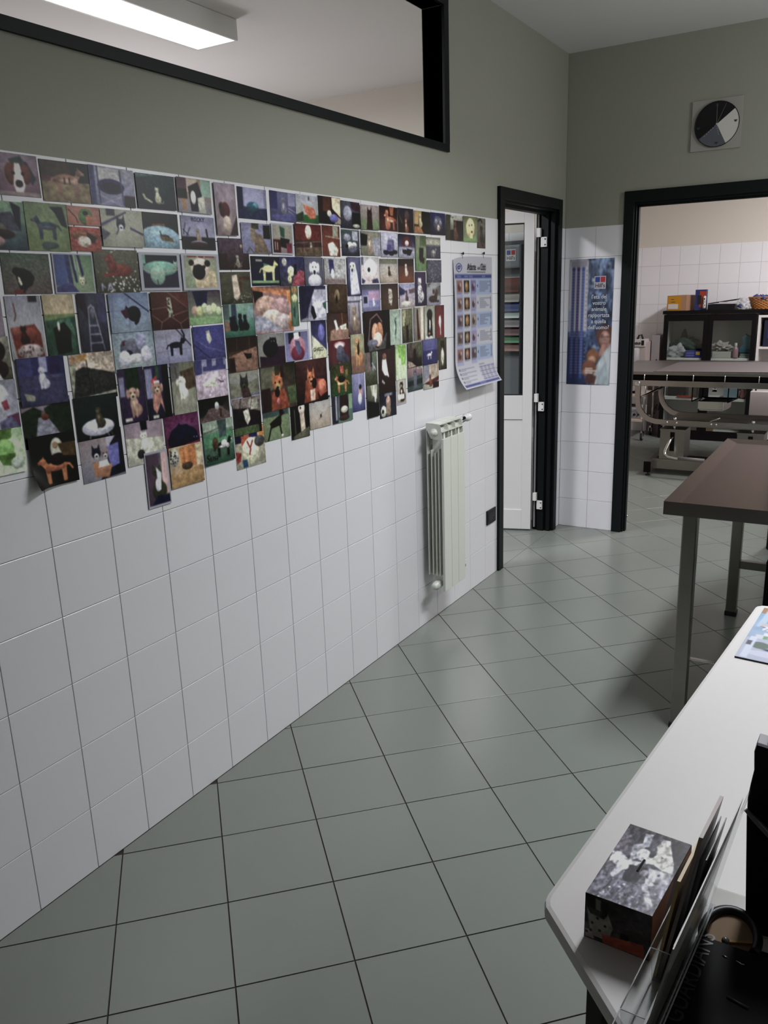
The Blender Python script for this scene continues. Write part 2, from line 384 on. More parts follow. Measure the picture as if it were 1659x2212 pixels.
M['steel'].node_tree.nodes['Principled BSDF'].inputs['Specular Tint'].default_value = (0.45, 0.41, 0.40, 1)

# ------------------------------------------------------------------ the setting
def struct(mb, name, mt): return mb.build(name, mt, kind='structure')
YF, TW, HT, CH = 4.257, 0.083, 1.984, 3.0       # far wall, its thickness, height of the tiling, ceiling height
# left wall: x 0 .. -0.1, tiled below HT; opening in the upper part and a doorway
OY0, OY1, OZ0, OZ1 = -1.6, 2.54, 2.28, 2.85       # opening towards the next room
DY0, DY1, DZ = 3.215, 4.105, 2.10                   # doorway in the left wall
wl = MB()
for a in ((-2.4, DY0, 0, OZ0), (-2.4, OY0, OZ0, OZ1), (OY1, DY0, OZ0, OZ1), (-2.4, DY0, OZ1, CH), (DY0, DY1, DZ, CH), (DY1, YF, 0, CH)):
    wl.box(-0.1, a[0], a[2], -0.004, a[1], a[3])
wall_left = struct(wl, 'wall_left', M['paint'])
wf = MB()
FX0, FX1, FZ = 0.43, 1.36, 2.115
for a in ((-0.1, FX0, 0, CH), (FX0, FX1, FZ, CH), (FX1, 3.4, 0, CH)): wf.box(a[0], YF+0.004, a[2], a[1], YF+TW, a[3])
wall_far = struct(wf, 'wall_far', M['paint'])
wall_right = struct(MB().box(3.4, -2.4, 0, 3.5, YF+TW, CH), 'wall_right', M['paint'])
wall_near = struct(MB().box(-2.7, -2.5, 0, 3.5, -2.4, CH), 'wall_near', M['paint'])
ceiling = struct(MB().box(-2.7, -2.5, CH, 3.5, 8.5, CH+0.1), 'ceiling', M['ceil'])
# next room (behind the left wall) and surgery room (behind the far wall)
wall_next_left = struct(MB().box(-2.8, -2.5, 0, -2.7, YF+TW, CH), 'wall_next_room_left', M['cream'])
wall_next_far = struct(MB().box(-2.8, YF+0.03, 0, -0.1, YF+TW, CH), 'wall_next_room_far', M['cream'])
wall_s_left = struct(MB().box(-1.3, YF+TW, 0, -1.2, 8.42, CH), 'wall_surgery_left', M['cream'])
wall_s_right = struct(MB().box(2.6, YF+TW, 0, 2.7, 8.42, CH), 'wall_surgery_right', M['cream'])
wall_s_far = struct(MB().box(-1.3, 8.323, 0, 2.7, 8.42, CH), 'wall_surgery_far', M['cream'])

# floor tiles, laid diagonally on one lattice through all the rooms
def clip(poly, x0, y0, x1, y1):
    for ax, lim, sg in ((0, x0, 1), (0, x1, -1), (1, y0, 1), (1, y1, -1)):
        out = []
        for i in range(len(poly)):
            p, q = poly[i-1], poly[i]; ip = sg*(p[ax]-lim) >= 0; iq = sg*(q[ax]-lim) >= 0
            if ip != iq:
                t = (lim-p[ax])/(q[ax]-p[ax]); out.append((p[0]+t*(q[0]-p[0]), p[1]+t*(q[1]-p[1])))
            if iq: out.append(q)
        poly = out
        if len(poly) < 3: return []
    return poly
def parea(p): return 0.5*sum(p[i-1][0]*p[i][1]-p[i][0]*p[i-1][1] for i in range(len(p)))
def tile_mesh(name, poly, mt, h=0.005, be=0.0009):
    cx = sum(p[0] for p in poly)/len(poly); cy = sum(p[1] for p in poly)/len(poly); n = len(poly)
    def ins(p):
        d = math.hypot(p[0]-cx, p[1]-cy); k = max(0, 1-be*1.4/max(d, 1e-6)); return (cx+(p[0]-cx)*k, cy+(p[1]-cy)*k)
    vs_ = [(*ins(p), 0) for p in poly]+[(p[0], p[1], -be*0.7) for p in poly]+[(p[0], p[1], -h) for p in poly]
    fs = [tuple(range(n))]
    for i in range(n):
        j = (i+1) % n; fs += [(i, n+i, n+j, j), (n+i, 2*n+i, 2*n+j, n+j)]
    me = bpy.data.meshes.new(name); me.from_pydata(vs_, [], fs); me.materials.append(mt); me.update(); return me
LO, LA, LS = (0.01707, 0.27638), 0.78424, 0.29861
E1 = (math.cos(LA), math.sin(LA)); E2 = (-math.sin(LA), math.cos(LA))
g = 0.0019
full = [(LO[0]*0+(u*E1[0]+v*E2[0]), (u*E1[1]+v*E2[1])) for u, v in ((g, g), (LS-g, g), (LS-g, LS-g), (g, LS-g))]
full_me = tile_mesh('tile', full, M['ftile'], be=0.0004)
def lay_floor(name, rects, base):
    b = MB().box(*base[:2], -0.12, *base[2:], -0.0028); root = b.build(name, M['grout_f'], org=(0, 0, -0.12), kind='structure')
    for (x0, y0, x1, y1) in rects:
        for i in range(-22, 42):
            for j in range(-22, 42):
                ox = LO[0]+LS*(i*E1[0]+j*E2[0]); oy = LO[1]+LS*(i*E1[1]+j*E2[1])
                pl = [(p[0]+ox, p[1]+oy) for p in full]; cp = clip(pl, x0, y0, x1, y1)
                if len(cp) < 3 or abs(parea(cp)) < 2e-4: continue
                if abs(abs(parea(cp))-abs(parea(full))) < 1e-7: me = full_me; loc = (ox, oy, 0)
                else:
                    me = tile_mesh('tile', [(p[0]-ox, p[1]-oy) for p in cp], M['ftile'], be=0.0004); loc = (ox, oy, 0)
                o = bpy.data.objects.new('tile', me); C.objects.link(o); o.parent = root
                o.location = (loc[0], loc[1], 0.12+random.uniform(-.0002, .0002)); o.rotation_euler = (random.uniform(-.0006, .0006), random.uniform(-.0006, .0006), 0)
    return root
lay_floor('floor', [(0.001, -1.3, 3.4, YF-0.001)], (0.0, -2.4, 3.4, YF))
lay_floor('floor', [(-1.2, YF+0.001, 2.4, 8.32)], (-1.2, YF, 2.6, 8.323))
lay_floor('floor', [(-1.1, 3.0, -0.001, YF+0.028)], (-2.7, -2.4, 0.0, YF+0.03))

# wall tiles
def wall_tiles(parent, plane, u0, u1, z1, holes=(), off=0.0, sgn=1, z0=0.0, skip=None):
    """plane('u', z) maps; tiles 0.2 m on a grid shifted by off"""
    cache = {}; gp = 0.0009; s = 0.2
    k0 = math.floor((u0-off)/s); k1 = math.ceil((u1-off)/s)
    for k in range(k0, k1):
        for r in range(0, 10):
            a0, a1 = max(u0, off+k*s+gp), min(u1, off+(k+1)*s-gp); b0, b1 = max(z0, r*s+gp), min(z1, (r+1)*s-gp)
            if a1-a0 < 0.008 or b1-b0 < 0.008: continue
            if skip and skip((a0+a1)/2, (b0+b1)/2): continue
            key = (round(a1-a0, 4), round(b1-b0, 4))
            if key not in cache:
                w, h = key; p = [(-w/2, -h/2), (w/2, -h/2), (w/2, h/2), (-w/2, h/2)]
                cache[key] = tile_mesh('tile', p, M['wtile'], h=0.004, be=0.0012)
            o = bpy.data.objects.new('tile', cache[key]); C.objects.link(o); o.parent = parent
            loc, rot = plane((a0+a1)/2, (b0+b1)/2)
            o.location = Vector(loc)-WL[parent.name]; o.rotation_euler = rot
rj = lambda: random.uniform(-.0008, .0008)
def grout(parent, mb): return mb.build('grout', M['grout_w'], parent)
grout(wall_left, MB().box(-0.0045, -0.9, 0, -0.0022, DY0, HT-0.001).box(-0.0045, DY1, 0, -0.0022, YF, HT-0.001))
wall_tiles(wall_left, lambda u, z: ((0, u, z), (PI/2+rj(), rj(), PI/2)), -0.4, DY0, HT)
wall_tiles(wall_left, lambda u, z: ((0, u, z), (PI/2+rj(), rj(), PI/2)), DY1, YF-0.001, HT, off=DY1)
grout(wall_far, MB().box(0, YF+0.0022, 0, FX0, YF+0.0045, HT-0.001))
wall_tiles(wall_far, lambda u, z: ((u, YF, z), (PI/2+rj(), 0, rj())), 0.001, FX0, HT)
YB = 8.319
grout(wall_s_far, MB().box(-1.2, YB+0.0015, 0, 2.4, YB+0.0045, 1.994))
wall_tiles(wall_s_far, lambda u, z: ((u, YB, z), (PI/2+rj(), 0, rj())), -1.2, 1.8, 1.995, off=-0.525, skip=lambda u, z: z < 1.0 and u > 0)
YN = YF+0.0265
grout(wall_next_far, MB().box(-1.4, YN+0.0015, 0, -0.1, YN+0.0045, 1.98))
wall_tiles(wall_next_far, lambda u, z: ((u, YN, z), (PI/2, 0, 0)), -1.3, -0.101, 1.98)
# small drilled hole beside the radiator
MB().lathe([(0, 0.0008), (0.007, 0.0008), (0.0085, 0.0002)], (0, 2.734, 0.167), 'x', 14).build('drill_hole', M['grout_f'], wall_left)

# black framed opening high in the left wall
win = MB().box(-0.104, OY0-0.02, OZ0-0.032, 0.008, OY1+0.045, OZ0)
win = tag(win.build('window_1', M['black'], org=(0, 0.5, OZ0-0.03)), kind='structure')
MB().box(-0.104, OY1, OZ0, 0.009, OY1+0.045, OZ1, 0.001).build('frame_post', M['black'], win)
MB().box(-0.104, OY0-0.02, OZ0, 0.009, OY0, OZ1).build('frame_post', M['black'], win)
MB().box(-0.104, OY0-0.02, OZ1, 0.009, OY1+0.045, OZ1+0.045).build('frame_head', M['black'], win)

# doorway in the left wall: black frame with stepped jambs, white glazed leaf opened into the next room
d1 = tag(MB().box(-0.004, 3.165, 0, 0.016, 3.228, 2.15, 0.002).build('door_1', M['black'], org=(0, 3.165, 0)), kind='structure')
MB().box(-0.10, 3.215, 0, -0.004, 3.236, 2.10).build('jamb', M['black'], d1)
MB().box(-0.004, 4.10, 0, 0.016, 4.155, 2.15, 0.002).build('casing', M['black'], d1)
MB().box(-0.004, 3.228, 2.088, 0.016, 4.10, 2.15, 0.002).build('casing', M['black'], d1)
MB().box(-0.13, 4.084, 0, -0.004, 4.105, 2.10).box(-0.09, 4.064, 0, -0.045, 4.086, 2.09).box(-0.03, 4.074, 0, -0.006, 4.086, 2.09).build('jamb', M['black'], d1)
MB().box(-0.104, 3.236, 2.078, -0.004, 4.084, 2.10).box(-0.09, 3.236, 2.062, -0.045, 4.064, 2.08).build('jamb_head', M['black'], d1)
# leaf: hinge line near (-.13, 4.046), runs to -x
hx0, hy0 = -0.128, 4.046; ang = math.atan2(-0.054, -0.174); LWID = 0.80
lm = Matrix.Translation((hx0, hy0, 0)) @ Matrix.Rotation(ang+PI, 4, 'Z')   # local -x runs along the leaf, -y faces the camera
def lbox(mb, u0, u1, z0, z1, t0, t1, bev=0.0): return mb.box(-u1, -t1, z0, -u0, -t0, z1, bev, mtx=lm)
leaf = lbox(MB(), 0, 0.062, 0.012, 2.088, -0.02, 0.02, 0.002); lbox(leaf, LWID-0.07, LWID, 0.012, 2.088, -0.02, 0.02, 0.002)
lbox(leaf, 0.062, LWID-0.07, 2.02, 2.088, -0.02, 0.02, 0.002); lbox(leaf, 0.062, LWID-0.07, 0.775, 0.935, -0.02, 0.02, 0.002); lbox(leaf, 0.062, LWID-0.07, 0.012, 0.15, -0.02, 0.02, 0.002)
leaf = leaf.build('door_leaf', M['wpvc'], d1, org=(hx0, hy0, 0.012))
lbox(MB(), 0.058, LWID-0.066, 0.15, 0.777, -0.012, 0.013).build('panel', M['wpvc'], leaf)
lbox(MB(), 0.058, LWID-0.066, 0.932, 2.024, -0.003, 0.003).build('pane', M['glass'], leaf)
gk = lbox(MB(), 0.060, 0.066, 0.935, 2.02, 0.003, 0.012); lbox(gk, 0.066, LWID-0.07, 2.012, 2.02, 0.003, 0.012); lbox(gk, 0.066, LWID-0.07, 0.935, 0.943, 0.003, 0.012)
gk.build('gasket', M['rubber'], leaf)
# pale strip of the leaf edge behind the stile
MB().box(-0.116, 4.066, 0.02, -0.108, 4.08, 2.085).build('edge_strip', M['greyp'], d1)
for z in (1.90, 0.86, 0.185):
    h = MB().box(-0.112, 4.036, z+0.03, -0.088, 4.060, z+0.085, 0.002).build('hinge', M['wpvc'], d1)
    p = MB().box(-0.088, 4.048, z-0.03, -0.05, 4.0635, z+0.03, 0.002).build('hinge_plate', M['wpvc'], d1)
    for dz in (-0.017, 0.017):
        MB().lathe([(0, 0), (0.0045, 0), (0.005, -0.001)], (-0.058, 4.0478, z+dz), 'y', 10).build('screw', M['rubber'], p)

# doorway to the surgery in the far wall
d2 = tag(MB().box(0.375, YF-0.014, 0, 0.437, YF+0.006, 2.175, 0.002).build('door_2', M['black'], org=(0.375, YF, 0)), kind='structure')
MB().box(1.35, YF-0.014, 0, 1.412, YF+0.006, 2.175, 0.002).build('casing', M['black'], d2)
MB().box(0.437, YF-0.014, 2.108, 1.35, YF+0.006, 2.175, 0.002).build('casing', M['black'], d2)
MB().box(0.43, YF+0.006, 0, 0.447, YF+TW+0.006, 2.115).box(0.447, YF+0.03, 0, 0.458, YF+0.065, 2.105).build('jamb', M['black'], d2)
MB().box(1.343, YF+0.006, 0, 1.36, YF+TW+0.006, 2.115).build('jamb', M['black'], d2)
MB().box(0.447, YF+0.006, 2.095, 1.343, YF+TW+0.006, 2.115).box(0.447, YF+0.03, 2.083, 1.343, YF+0.065, 2.096).build('jamb_head', M['black'], d2)
MB().lathe([(0, 0), (0.006, 0), (0.007, 0.004), (0.004, 0.012)], (0.452, YF+0.0895, 0.09), 'y', 12).build('stop_pin', M['chrome'], d2)

# ceiling lamps (the one in the next room shows through the opening)
def ceiling_lamp(loc, rz, label):
    e = empty('ceiling_light', loc, label, 'ceiling lamp', None)
    R = Matrix.Translation(loc) @ Matrix.Rotation(rz, 4, 'Z')
    MB().box(-0.14, -0.65, -0.10, -0.127, 0.65, -0.002, 0.001, mtx=R).box(0.127, -0.65, -0.10, 0.14, 0.65, -0.002, 0.001, mtx=R).box(-0.127, -0.65, -0.10, 0.127, -0.638, -0.002, mtx=R).box(-0.127, 0.638, -0.10, 0.127, 0.65, -0.002, mtx=R).box(-0.127, -0.638, -0.02, 0.127, 0.638, -0.002, mtx=R).build('housing', M['wpvc'], e)
    MB().box(-0.126, -0.637, -0.0985, 0.126, 0.637, -0.088, mtx=R).build('diffuser', M['diff'], e)
    return e
ceiling_lamp((-1.316, 1.89, CH), 0, 'lit white strip lamp on the ceiling seen through the black framed opening')
ceiling_lamp((1.72, 1.8, CH), 0, 'lit white strip lamp on the ceiling above the steel table')
ceiling_lamp((1.75, 6.3, CH), 0, 'lit white strip lamp on the ceiling over the operating table')
# added bowl outside the picture, standing in as source of the far wall fill
wl_ = empty('fill_bowl', (3.4, 3.1, 2.2), 'added white bowl near the right wall, unseen stand-in for a light source', 'added bowl')
MB().lathe([(0.0, -0.06), (0.07, -0.05), (0.11, 0.0), (0.12, 0.05), (0.115, 0.05), (0.10, 0.0), (0.0, -0.05)], (3.28, 3.1, 2.15), 'z', 20).build('bowl', M['wpvc'], wl_)

